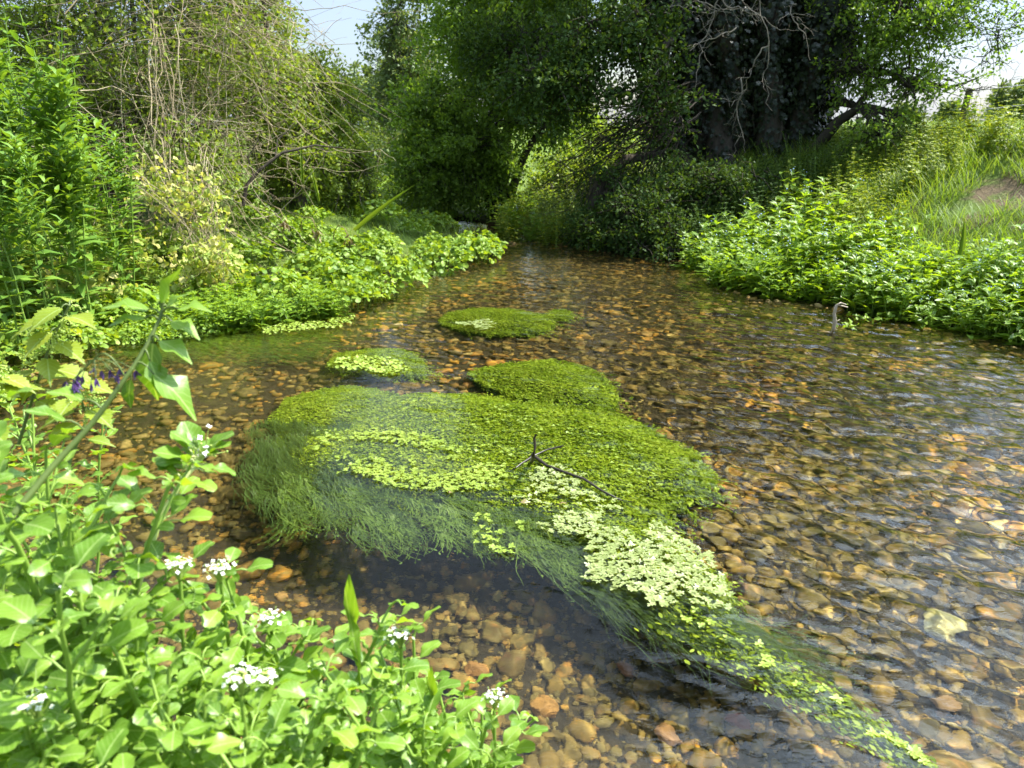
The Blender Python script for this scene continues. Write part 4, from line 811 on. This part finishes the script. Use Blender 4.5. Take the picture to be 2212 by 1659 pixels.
# long trailing tail of starwort running downstream
tl_ = [(1430, 1290), (1560, 1375), (1680, 1440), (1800, 1510), (1900, 1580), (2010, 1650)]
tp = np.array([G(*p) for p in tl_]); t = thing('trailing_starwort', 'long yellow-green tail of starwort streaming to the lower right corner', 'water plant', tuple(tp[0])); c = tp[0]
def ribbons(mb, pts, w, m=0):                                        # pts (k, n, 3)
    k, n, _ = pts.shape; T = np.gradient(pts, axis=1); S_ = unit(np.cross(T, np.array([0, .3, 1.]))); w = np.broadcast_to(w, (k,))[:, None, None] * np.linspace(1, .25, n)[None, :, None]
    v = np.stack([pts - S_ * w, pts + S_ * w], 2).reshape(-1, 3); i = np.arange(n - 1)[None] * 2 + np.arange(k)[:, None] * 2 * n; mb.add(v, q=np.stack([i, i + 1, i + 3, i + 2], -1).reshape(-1, 4), m=m)
def strands(px0, jit, n, L, dirv, seed, curlv=0.0, z0=-.08, wob=.03, w=.0012, steps=10, rise=0.05):
    r = np.random.default_rng(seed); base = np.array([G(*p, z0) for p in px0]); b = base[r.integers(0, len(base), n)] + r.normal(size=(n, 3)) * [jit, jit, .015]
    pts = np.zeros((n, steps, 3)); p = b.copy(); a = math.atan2(dirv[1], dirv[0]) + r.normal(size=n) * .22; Ls = L * r.uniform(.5, 1.2, n) / steps; cu = curlv * r.uniform(.5, 1.4, n); ph = r.uniform(0, 6, n)
    for s in range(steps):
        pts[:, s] = p; aa = a + cu * s / steps + .35 * np.sin(ph + s * .9) * wob * 10; p = p + np.stack([np.cos(aa) * Ls, np.sin(aa) * Ls, rise * Ls * 1.0 + 0 * aa], -1); p[:, 2] = np.minimum(p[:, 2], -.035)
    return pts
ms_, ml_, mr_ = MB(), MB(), MB()
tt = np.linspace(0, 1, 12); cen = np.array([np.interp(tt, np.linspace(0, 1, 6), tp[:, k]) for k in range(3)]).T
for i in range(260):
    a0 = rng.uniform(-.15, .85); a1 = min(1, a0 + rng.uniform(.15, .35)); ts = np.linspace(max(0, a0), a1, 8); wd = .085 * (1 - .75 * a1); o_ = rng.normal() * wd; nrm = np.array([-TAILD[1], TAILD[0], 0])
    pts = np.array([np.interp(ts, tt, cen[:, k]) for k in range(3)]).T + nrm * (o_ * (1 - .4 * ts) + .012 * np.sin(ts * 30 + i))[:, None]; pts[:, 2] = -.02 - .06 * rng.random()
    ribbons(ms_, pts[None], .0016)
n = 2300; ts = rng.random(n) ** .8; pc_ = np.array([np.interp(ts, tt, cen[:, k]) for k in range(3)]).T; nrm = np.array([-TAILD[1], TAILD[0], 0]); pc_ += nrm * (rng.normal(size=n) * .06 * (1 - .72 * ts))[:, None]; pc_[:, 2] = -.02 - .045 * rng.random(n)
ml_.inst(WORT, pc_, TAILD + rng.normal(size=(n, 3)) * .5, rdir(n, 1.5), .017 * rng.uniform(.6, 1.4, n))
for s_, (a, k_) in enumerate([(rng.uniform(.05, 1.0), 1) for _ in range(26)]):
    q = np.array([np.interp(a, tt, cen[:, k]) for k in range(3)]) + nrm * rng.normal() * .03 * (1 - .6 * a); q[2] = .002; an = rng.uniform(0, 6.28); mr_.inst(ROS[s_ % 3], q, [math.cos(an), math.sin(an), 0], [rng.normal() * .1, rng.normal() * .1, 1], rng.uniform(.014, .022))
addpart(t, c, ms_, 'stems', 'hair', True); addpart(t, c, ml_, 'leaves', 'wort', True); addpart(t, c, mr_, 'rosette_foliage', 'rosette_y')
# fine hair-like weed streaming out from under the mat
t = thing('hair_weed', 'fine dark feathery weed streaming along the left and lower edge of the largest mat', 'water plant', tuple(G(700, 1080))); c = np.array(G(700, 1080))
m1, m2 = MB(), MB(); down = G(1250, 1330)[:2] - G(800, 1080)[:2]; left_edge = [(545, 1010), (560, 980), (585, 950), (610, 925), (560, 1040)]
for i in range(105):                                                 # rim at the left: combed strands
    px = [(rng.uniform(535, 760), rng.uniform(925, 1090))]; m1.v and None; ribbons(m1, strands(px, .025, 26, rng.uniform(.15, .42), [.35, -.9], 500 + i, curlv=rng.uniform(.2, 1.5), z0=rng.uniform(-.14, -.03), wob=.04), .0016)
for i in range(120):
    x = rng.uniform(600, 1230); y0 = np.interp(x, [600, 750, 900, 1050, 1230], [1060, 1080, 1095, 1110, 1180]); px = [(x, y0 + rng.uniform(-25, 70))]; curl = rng.normal() * .9
    sp3 = strands(px, .012, 24, rng.uniform(.10, .32), [.55 + rng.normal() * .3, -.75], 700 + i, curlv=curl, z0=rng.uniform(-.08, -.02), wob=.055); ribbons(m2 if i % 3 else m1, sp3, rng.choice([.0012, .0018, .0028]))
    lp = sp3[rng.integers(0, 24, 60), rng.integers(2, 10, 60)]; (m2 if i % 3 else m1).inst(WORT, lp, rng.normal(size=(60, 3)) * .5 + [.4, -.6, 0], rdir(60, 1), .012 * rng.uniform(.6, 1.5, 60))
for i in range(70):                                                  # dark streamers under the bright rosettes and along the tail
    x = rng.uniform(1180, 1620); px = [(x, 1180 + (x - 1180) * .42 + rng.uniform(0, 75))]; ribbons(m1, strands(px, .02, 22, .4, TAILD, 900 + i, curlv=rng.normal() * .3, z0=rng.uniform(-.16, -.05), wob=.03), .0013)
addpart(t, c, m1, 'strands', 'hair', True); addpart(t, c, m2, 'pale_strands', 'hair_pale', True)
# soft weed carpet patches on the bed by the left inlet
t = thing('submerged_weed', 'soft green weed lying under the water beside the left inlet', 'water plant', tuple(G(420, 780))); c = np.array(G(420, 780)); m1 = MB()
for i in range(70): px = [(rng.uniform(230, 700), rng.uniform(735, 800))]; ribbons(m1, strands(px, .08, 30, .3, [.8, -.45], 1100 + i, curlv=.2, z0=-.14, wob=.04), .002)
addpart(t, c, m1, 'strands', 'hair_pale', True)
# forked stick standing out of the largest mat
sp = G(1152, 985); m_ = MB()
m_.tube(np.array([G(1148, 1000, -.02), P(1152, 985, 3.37), P(1156, 965, 3.37), P(1154, 946, 3.37), P(1158, 938, 3.36)]) - sp, [.008, .008, .007, .006, .004], 8)
m_.tube(np.array([G(1152, 985, .005), G(1180, 972, .012), G(1205, 966, .02), G(1218, 963, .03)]) - sp, [.005, .004, .005, .003], 7)
m_.tube(np.array([G(1150, 982, .0), G(1180, 1005, .01), G(1215, 1018, .012), G(1262, 1035, .014), G(1300, 1060, .012), G(1335, 1078, .004), G(1365, 1090, -.02)]) - sp, [.009, .007, .006, .006, .005, .004, .003], 7)
m_.tube(np.array([G(1152, 985, .0), G(1125, 1002, .004), G(1100, 1022, -.01)]) - sp, [.006, .004, .003], 6)
o = m_.obj('forked_stick', M['stick']); o.location = sp; tag(o, 'dark forked stick poking up from the middle of the largest weed mat', 'stick')
for i, (px, py, s_, a) in enumerate([(1138, 1084, .055, .2), (1215, 1086, .035, 2.9), (975, 1062, .03, 1)]):
    m_ = MB(); m_.inst(OVATE, [-.5 * s_ * math.cos(a), -.5 * s_ * math.sin(a), 0], [math.cos(a), math.sin(a), .05], [0, .1, 1], s_); o = m_.obj('fallen_leaf', M['brownleaf']); o.location = G(px, py, .009)
    tag(o, ['largest fallen olive-brown leaf floating below the forked stick', 'small fallen leaf floating right of the largest one', 'tiny fallen leaf among the pale rosettes left of the others'][i], 'leaf')
# pale dead stalk and drifting cress in front of the right bank
q = G(1800, 712); m_ = MB(); m_.tube(np.array([[0, 0, -.05], [.005, 0, .06], [-.01, 0, .13], [.0, 0, .19], [.03, 0, .21], [.07, -.01, .20]]), [.013, .016, .012, .012, .008, .003], 7)
for _ in range(14): z_ = rng.uniform(.02, .2); m_.tube(curve([0, 0, z_], np.array([0, 0, z_]) + rdir(1)[0] * .05, k=4, wob=.2), .002, 3)
m_.tube(curve([0, 0, .2], [.1, .03, .17], k=6, wob=.1), .004, 4)
o = m_.obj('dead_stalk', M['fluff']); o.location = q; tag(o, 'pale frayed dead stalk sticking out of the water in front of the right bank', 'stalk')
for i, (a_, n_) in enumerate([([(1830, 682), (1950, 686), (1960, 700), (1850, 700)], 46), ([(1810, 705), (1850, 705), (1845, 715), (1812, 716)], 14)]):
    X, Y, d, W = fillpoly(a_, n_, z=0, seed=60 + i); cc = np.array([X.mean(), Y.mean(), 0]); m_ = MB(); m_.inst(ROUND, np.stack([X, Y, .01 + .03 * rng.random(len(X))], -1) - cc, rdir(len(X), .2), rdir(len(X), 1.6), rng.uniform(.03, .06, len(X)))
    o = m_.obj('drifting_cress', M['cress']); o.location = cc; tag(o, ['sprig of floating cress trailing right of the pale dead stalk', 'few small floating leaves caught at the foot of the pale dead stalk'][i], 'water plant')
# fringe of little pale leaves round the clump off the left bank
X, Y, d, W = fillpoly([(560, 708), (620, 700), (700, 695), (752, 680), (765, 692), (740, 705), (640, 716), (570, 722)], 420, z=0, seed=70); m_ = MB(); cc = np.array([X.mean(), Y.mean(), 0]); m_.inst(ROUND, np.stack([X, Y, .004 + .012 * rng.random(len(X))], -1) - cc, rdir(len(X)) * [1, 1, .1], rdir(len(X), 3), rng.uniform(.018, .036, len(X)))
o = m_.obj('floating_leaves', M['rosette_y']); o.location = cc; tag(o, 'fringe of small pale floating leaves round the clump off the left bank', 'water plant', kind='stuff')
# a few stones big enough to tell apart
BS = [((2020, 1388), .085, (.52, .46, .20), 'large pale yellow flint under the water at the lower right'), ((2118, 892), .045, (.03, .03, .02), 'small dark stone breaking the surface near the right edge'), ((1350, 1480), .055, (.30, .13, .06), 'round reddish-brown stone on the bed below the tail of weed'), ((1175, 1560), .06, (.46, .24, .06), 'blocky orange-yellow stone at the bottom middle of the stream'),
      ((1025, 1480), .06, (.44, .22, .06), 'knobbly orange stone right of the foreground leaves'), ((2030, 1560), .055, (.50, .30, .12), 'split tan flint near the lower right corner'), ((1590, 1590), .06, (.28, .08, .05), 'dark red angular stone at the bottom of the stream'), ((1925, 1330), .05, (.40, .30, .10), 'ochre stone upstream of the large pale flint'), ((1780, 1360), .05, (.40, .28, .08), 'golden stone just right of the weed tail'), ((1440, 1620), .055, (.42, .22, .08), 'brown-orange cobble at the bottom edge left of the red stone')]
for i, ((px, py), r_, col, lab) in enumerate(BS):
    z_ = float(bed_z(*[np.array([v]) for v in G(px, py, -.2)[:2]], np.array([-1.])).item()) if i != 1 else -.03; q = G(px, py, z_ * .74 if i != 1 else 0); q[2] = z_ + r_ * .35
    v, f = stone_tmpl(ico(3), 80 + i); m_ = MB(); m_.inst((v * .8, f), np.zeros(3), rdir(1)[0] * [1, 1, .1], [.1, .1, 1], r_); mm = solid('stone_surface', [tuple(c_ * .35 for c_ in col), tuple(c_ * .8 for c_ in col), tuple(min(1, c_ * 1.15) for c_ in col)], 30, .6, .3, bump=.6)
    o = m_.obj('stone', mm, wet=True); o.location = q; tag(o, lab, 'stone')

# ---------------------------------------------------------------- foreground plants on the near bank
def near_cress(h, seed, lean=.25, fl=True, ls=.053):
    global rng
    keep = rng; rng = np.random.default_rng(seed); ms_, ml_, mf_ = MB(), MB(), MB(); a = rng.uniform(0, 6.28)
    c = curve([0, 0, -.05], [math.cos(a) * lean * h, math.sin(a) * lean * h, h], k=12, wob=.02); ms_.tube(c, np.linspace(.0052, .0026, 12), 8)
    k = max(5, int(h / .036)); ph = rng.uniform(0, 6)
    def leaf(p, d, L, s, npair):
        e = p + d * L; rc = curve(p, e, sag=.01, k=5); ms_.tube(rc, np.linspace(.0019, .0011, 5), 5); side = unit(np.cross(d, [0, 0, 1.])); up_ = unit(np.cross(side, d))
        ml_.inst(ROUND, e, d + rng.normal(size=3) * .15, up_ + rng.normal(size=3) * .2, s * 1.25)
        for j in range(npair):
            q, _ = on_curve(rc, [.35 + .5 * j / npair])
            for sd in (-1, 1): ml_.inst(ROUND, q[0], side * sd + d * .35 + up_ * rng.uniform(0, .3), up_ + rng.normal(size=3) * .25, s * rng.uniform(.65, .9) * (.75 + .2 * j))
    for j in range(k):
        t = .12 + .86 * j / (k - 1); p, tg = on_curve(c, [min(.99, t)]); x = ph + j * 2.4; el = .25 + .5 * t; d = unit(np.array([math.cos(x), math.sin(x), el])); L = ls * (1.5 - .8 * t) * rng.uniform(.8, 1.2); leaf(p[0], d, L, ls * (1.0 - .42 * t) * rng.uniform(.8, 1.15), 2 if t < .75 else 1)
        if rng.random() < .5 and .2 < t < .85:
            s2 = curve(p[0], p[0] + unit(d + [0, 0, .6]) * .11, k=6, wob=.03); ms_.tube(s2, np.linspace(.003, .0018, 6), 6)
            for m in range(3): q, _ = on_curve(s2, [.4 + .29 * m]); y = x + 2.2 * m; leaf(q[0], unit(np.array([math.cos(y), math.sin(y), .6])), ls * .6, ls * .55, 1)
    if fl:
        tip = c[-1]
        for j in range(38):
            dd = unit(np.array([math.cos(j * 2.4), math.sin(j * 2.4), .45 + j * .075])); L = .026 - .0003 * j; q = tip + np.array([0, 0, .012]) + dd * L * rng.uniform(.8, 1.1); mf_.tube(np.array([tip, q]), .0006, 3, m=1)
            if j < 27: mf_.inst(FLOW, q, rdir(1)[0] * [1, 1, .2], dd + [0, 0, .5], .0036 * rng.uniform(.7, 1.2)); mf_.inst(ICO1, q, [1, 0, 0], [0, 0, 1], .0011, m=1)
            else: mf_.inst(ICO1, q, [1, 0, 0], [0, 0, 1], .0021, m=1)
    rng = keep; return ms_, ml_, mf_
FMAT = [M['white'], M['bud']]
nc = {(h, f): plant('foreground_watercress', 'x', 'plant', 'g', near_cress(h, 600 + i * 7 + f, fl=bool(f), lean=.07 if f else .25), (M['stem'], M['cress_near'], FMAT), ('stem', 'leaves', 'flower_head')) for i, h in enumerate((.28, .42, .55)) for f in (0, 1)}
def foot(tip, h):
    z = tip[2] - h; return np.array([tip[0], tip[1], z])
def put_near(px, py, d, h, f, label, group, s=1.0):
    t_ = P(px, py, d); pr = nc[(h, f)]
    o = put(pr, t_[0], t_[1], t_[2] - h * s, s=s, tilt=.05 if f else .15, label=label, group=group); return o
NG = 'watercress plants of the near bank'; NF = 'flowering watercress of the near bank'
for (px, py, d, h, lab) in [(1068, 1575, 1.22, .42, 'flowering watercress at the far right tip of the foreground leaves'), (838, 1395, 1.15, .42, 'flowering watercress with a white head just left of the upright wavy leaf tip'), (568, 1500, 1.0, .42, 'flowering watercress in the middle of the foreground leaf mass'), (628, 1365, 1.2, .42, 'small white watercress head beside the tip of the foreground leaf mass'),
                          (466, 1228, 1.15, .42, 'white watercress head showing against the brown stream bed'), (330, 1278, 1.05, .42, 'broad white watercress head left of the pale diagonal stalk'), (172, 1290, 1.0, .42, 'yellowish-white watercress head near the left edge'), (395, 1590, .85, .55, 'large blurred watercress head at the bottom of the picture'), (40, 1550, .9, .55, 'watercress head in the bottom left corner')]:
    put_near(px, py, d, h, 1, lab, NF)
NP = [(120, 1060, 1.25), (30, 1010, 1.1), (40, 1150, 1.05), (160, 980, 1.5), (500, 1175, 1.25), (540, 1290, 1.15), (450, 1330, 1.05), (90, 1340, 1.0), (20, 1280, 1.1), (560, 1380, 1.1), (680, 1400, 1.15),
      (740, 1440, 1.15), (800, 1480, 1.1), (880, 1440, 1.2), (640, 1480, 1.05), (480, 1450, 1.0), (340, 1430, .95), (180, 1450, .95), (40, 1440, .95), (900, 1520, 1.15), (960, 1560, 1.2), (1020, 1620, 1.2), (840, 1570, 1.05), (740, 1560, 1.0), (620, 1590, .95), (500, 1560, .92), (260, 1540, .88), (120, 1560, .9), (930, 1640, 1.1), (820, 1660, 1.0),
      (700, 1670, .92), (580, 1680, .88), (450, 1680, .85), (320, 1660, .82), (200, 1650, .82), (80, 1660, .84), (-30, 1600, .88), (60, 900, 1.7), (0, 940, 1.5), (130, 920, 1.9), (15, 930, 1.0), (90, 1010, 1.05), (-30, 880, 1.0), (60, 1090, .95), (150, 1110, 1.1), (1060, 1600, 1.22), (1000, 1560, 1.25), (-20, 1180, .95)]
for i, (px, py, d) in enumerate(NP):
    hh = [.28, .42, .42, .55][i % 4]; put_near(px + random.gauss(0, 12), py + random.gauss(0, 10), d, hh, 0, 'leafy watercress plant in the foreground mass on the near bank', NG, s=random.uniform(.85, 1.1))
# low second layer that hides the soil
for x, y in spots([(-2.6, 2.4), (-1.6, 1.85), (-.85, 1.3), (-.2, .98), (.3, .68), (.2, .3), (-1.5, .2), (-2.8, 1.2)], 34, .2, world=True, seed=14):
    put(cr, x, y, gz(x, y) - .02, s=random.uniform(.9, 1.3), tilt=.1, label='low watercress at the foot of the near bank', group='low watercress of the near bank')
# tall pale diagonal stalk with a leafy top
def twolimb(name, label, cat, pts, r0, r1, leaves, stem_m, leaf_m, tm, extra=None, flowers=None, fm_=None):
    b0 = pts[0]; t = thing(name, label, cat, tuple(b0)); k = 14; P_ = np.array(pts); u = np.linspace(0, 1, len(P_)); uu = np.linspace(0, 1, k); c = np.array([np.interp(uu, u, P_[:, j]) for j in range(3)]).T - b0
    a = MB(); b_ = MB(); a.tube(c, np.linspace(r0, r1, k), 9)
    for (tt, d, L, s, *tmo) in leaves:
        p, _ = on_curve(c, [min(tt, .999)]); d = unit(np.array(d, float)); e = p[0] + d * L; a.tube(curve(p[0], e, sag=.006, k=4), [.0018, .0016, .0014, .0012], 5); sd = unit(np.cross(d, [.05, .1, 1.])); up_ = np.cross(sd, d) + np.array([.1, -.25, .2]); b_.inst(tmo[0] if tmo else tm, e, d, up_, s)
    a.obj('stem', stem_m, t); b_.obj('leaves', leaf_m, t)
    if flowers: f = flowers(c); f.obj('blossom', fm_, t)
    return t
rr = random.Random(3)
lv = [(rr.uniform(.72, 1), (rr.uniform(-1, 1), rr.uniform(-.6, .6), rr.uniform(-.2, 1)), rr.uniform(.01, .03), rr.uniform(.02, .05)) for _ in range(26)] + [(.45, (1, -.2, .5), .05, .05), (.3, (-1, .1, .6), .06, .05), (.5, (-.7, .2, .9), .05, .04)]
def topfl(c):
    f = MB()
    for j in range(26):
        q = c[-1] + rng.normal(size=3) * .014 + [0, 0, .012]; f.tube(np.array([c[-1], q]), .0006, 3, m=1); f.inst(FLOW if j < 15 else ICO1, q, rdir(1)[0], rdir(1, 1)[0], .005 if j < 15 else .002, 0 if j < 15 else 1)
    return f
twolimb('flowering_stalk', 'thick pale cress stalk slanting up to a small leafy flowering top over the water', 'plant', [P(250, 1400, 1.12), P(300, 1250, 1.14), P(345, 1120, 1.16), P(400, 1030, 1.18), P(440, 985, 1.2)], .0075, .003, lv, M['stem_pale'], M['cress_near'], ROUND, flowers=topfl, fm_=FMAT)
# bittersweet stem with drooping purple flowers
lv = [(.98, (.3, 0, 1), .01, .06), (.93, (1, -.2, .25), .03, .05), (.90, (-1, 0, .35), .02, .065), (.86, (.9, -.3, -.2), .02, .05), (.84, (-.8, -.2, .1), .02, .05), (.78, (-.15, -.3, -1), .02, .085), (.74, (.9, -.2, -.3), .015, .055), (.68, (.5, -.4, -.9), .02, .05, ), (.62, (1, -.1, -.75), .03, .085), (.6, (-.2, -.4, -1), .02, .04), (.4, (-.9, 0, .5), .03, .05), (.3, (-.6, -.3, .6), .03, .05), (.97, (-.3, -.2, .8), .01, .035), (.95, (.6, .3, .6), .01, .035)]
def bfl(c):
    f = MB(); p, _ = on_curve(c, [.55]); hub = P(205, 775, 1.1) - P(30, 1110, 1.02); f.tube(curve(p[0], hub, sag=.02, k=6), .0012, 4, m=1)
    for j in range(13):
        q = hub + np.array([rng.normal() * .022, rng.normal() * .012, -.012 - .02 * rng.random()]); f.tube(curve(hub, q, sag=.006, k=4), .0006, 3, m=1)
        for _ in range(4): f.inst(LANCE, q, np.array([rng.normal() * .25, rng.normal() * .25, -1]), rdir(1)[0], .013)
    hub2 = hub + np.array([-.035, 0, -.03]); f.tube(curve(hub, hub2, k=4), .001, 4, m=1)
    for j in range(7):
        q = hub2 + np.array([rng.normal() * .012, rng.normal() * .01, -.012 * rng.random()])
        for _ in range(4): f.inst(LANCE, q, np.array([rng.normal() * .25, rng.normal() * .25, -1]), rdir(1)[0], .013)
    return f
twolimb('bittersweet', 'dark slanting bittersweet stem with a leafy tip and a drooping cluster of purple flowers', 'plant', [P(30, 1110, 1.02), P(120, 1000, 1.06), P(200, 915, 1.09), P(255, 840, 1.1), P(310, 760, 1.12), P(345, 690, 1.14), P(352, 665, 1.14)], .0048, .0022, lv, M['stem_purple'], M['cress_near'], OVATE, flowers=bfl, fm_=[M['purple'], M['stem_purple']])
# nettles at the left edge
def nettle(label, pts, seed, n=8, s=.075):
    r = random.Random(seed); lv = []
    for j in range(n):
        t_ = .25 + .75 * j / (n - 1)
        for sd in (-1, 1): a = r.uniform(-.7, .7) + (1.57 if j % 2 else 0); lv.append((t_, (sd * math.cos(a), sd * math.sin(a) - .1, r.uniform(-.35, .15)), .018, s * (1.1 - .35 * abs(t_ - .6)) * r.uniform(.8, 1.15)))
    def cat_(c):
        f = MB()
        for j in range(20):
            p, _ = on_curve(c, [.5 + .49 * rng.random()]); d = np.array([rng.normal(), rng.normal(), -.2]); q = curve(p[0], p[0] + unit(d) * .04, sag=.008, k=6)
            for pt in q[1:]: f.inst(ICO1, pt + rng.normal(size=(4, 3)) * .0022, [1, 0, 0], [0, 0, 1], .0017)
        return f
    return twolimb('nettle', label, 'plant', pts, .0032, .002, lv, M['stem_purple'], M['nettle'], NETTLE, flowers=cat_, fm_=M['bud'])
nettle('nettle with toothed yellow-green leaves and catkins leaning in at the left edge', [P(40, 960, 1.5), P(80, 830, 1.5), P(110, 740, 1.5), P(150, 660, 1.5)], 1)
nettle('lower nettle with sunlit toothed leaves at the extreme left', [P(-40, 980, 1.4), P(-30, 860, 1.4), P(-10, 790, 1.42)], 2, 6)
nettle('nettle half hidden behind the bittersweet stem', [P(150, 1000, 1.45), P(190, 900, 1.47), P(160, 830, 1.45)], 3, 5, .06)
# upright wavy leaf tips
for i, (px, py, d, L, lab) in enumerate([(775, 1440, 1.1, .15, 'upright wavy pale leaf rising from the right part of the foreground leaves'), (940, 1560, 1.15, .10, 'pointed leaf standing beside the far right watercress flowers')]):
    v, q = blade([.04, .09, .13, .07, .12, .08, .01], .7, -.2, 2, wave=2.2, skew=.12); m_ = MB(); m_.inst((v * [.5, 1, .6], q), np.zeros(3), np.array([-.12, .1, 1]), [.3, -.95, .1], L); m_.tube(np.array([[0, 0, -.15], [0, 0, .0]]), .002, 5); o = m_.obj('wavy_leaf', M['cress_near']); o.location = P(px, py, d); tag(o, lab, 'leaf')

# remove the unused source plants
for o in [o for o in C.objects if o.parent is None and o.location.z < -40]:
    for c_ in list(o.children): bpy.data.objects.remove(c_)
    bpy.data.objects.remove(o)
# tell the repeats apart by where they grow
def px_of(p):
    v = np.array(p) - CAM; x = v[0]; f = v[1] * math.cos(PITCH) - v[2] * math.sin(PITCH); u = v[1] * math.sin(PITCH) + v[2] * math.cos(PITCH)
    return 1106 + FPX * x / max(f, .1), 829.5 - FPX * u / max(f, .1)
ZONES = {
 'forget-me-nots on the right bank': [(1720, 'leafy forget-me-not clump at the shaded end of the right bank band'), (1880, 'leafy forget-me-not clump around the upright dock leaves on the right bank'), (2060, 'leafy forget-me-not clump behind the pale dead stalk on the right bank'), (9999, 'leafy forget-me-not clump below the bare earth on the right bank')],
 'forget-me-nots at the right water edge': [(1700, 'forget-me-not clump overhanging the water at the corner next to the dark bush'), (1900, 'forget-me-not clump overhanging the water right behind the pale dead stalk'), (9999, 'forget-me-not clump overhanging the water close to the right edge')],
 'watercress mounds on the left slope': [(640, 'watercress mound on the left slope beneath the crooked dark branch'), (830, 'watercress mound on the left slope around the withered stalks'), (9999, 'shaded watercress mound on the left slope towards the far bend')],
 'watercress mounds at the left water edge': [(640, 'rounded watercress mound at the water edge beside the yellow bramble'), (910, 'bright rounded watercress mound bulging over the water from the left bank'), (9999, 'shaded watercress mound where the left bank narrows to the far bend')],
 'tall willowherbs': [(60, 'tall willowherb cut by the left edge'), (150, 'tallest willowherbs of the stand, reaching the top left corner'), (9999, 'tall willowherb on the right flank of the stand in front of brown stems')],
 'shorter willowherbs': [(120, 'shorter willowherb at the left edge above the nettles'), (9999, 'shorter willowherb next to the yellowing bramble')],
 'undergrowth below the willowherb': [(100, 'low green growth under the willowherb behind the nettles'), (9999, 'low green growth between willowherb and yellowing bramble')],
 'herbs on the slope of the right bank': [(1800, 'yellow-green herb clump on the slope just right of the ivy tree'), (2000, 'yellow-green herb clump on the slope below the fence post'), (9999, 'yellow-green herb clump beside the bare earth of the right bank')],
 'watercress plants of the near bank': [(150, 'leafy watercress plant in the foreground against the left edge'), (330, 'leafy foreground watercress plant between the left edge and the pale slanting stalk'), (520, 'leafy foreground watercress plant below the top of the pale slanting stalk'), (720, 'leafy foreground watercress plant left of the upright wavy leaf'), (880, 'leafy foreground watercress plant right of the upright wavy leaf'), (9999, 'leafy watercress plant at the right tip of the foreground mass')],
}
for o in C.objects:
    if o.parent is None and o.get('group') in ZONES:
        x = px_of(np.array(o.location) + np.array([0, 0, .2]))[0]
        for lim, lab in ZONES[o['group']]:
            if x < lim: o['label'] = lab; break
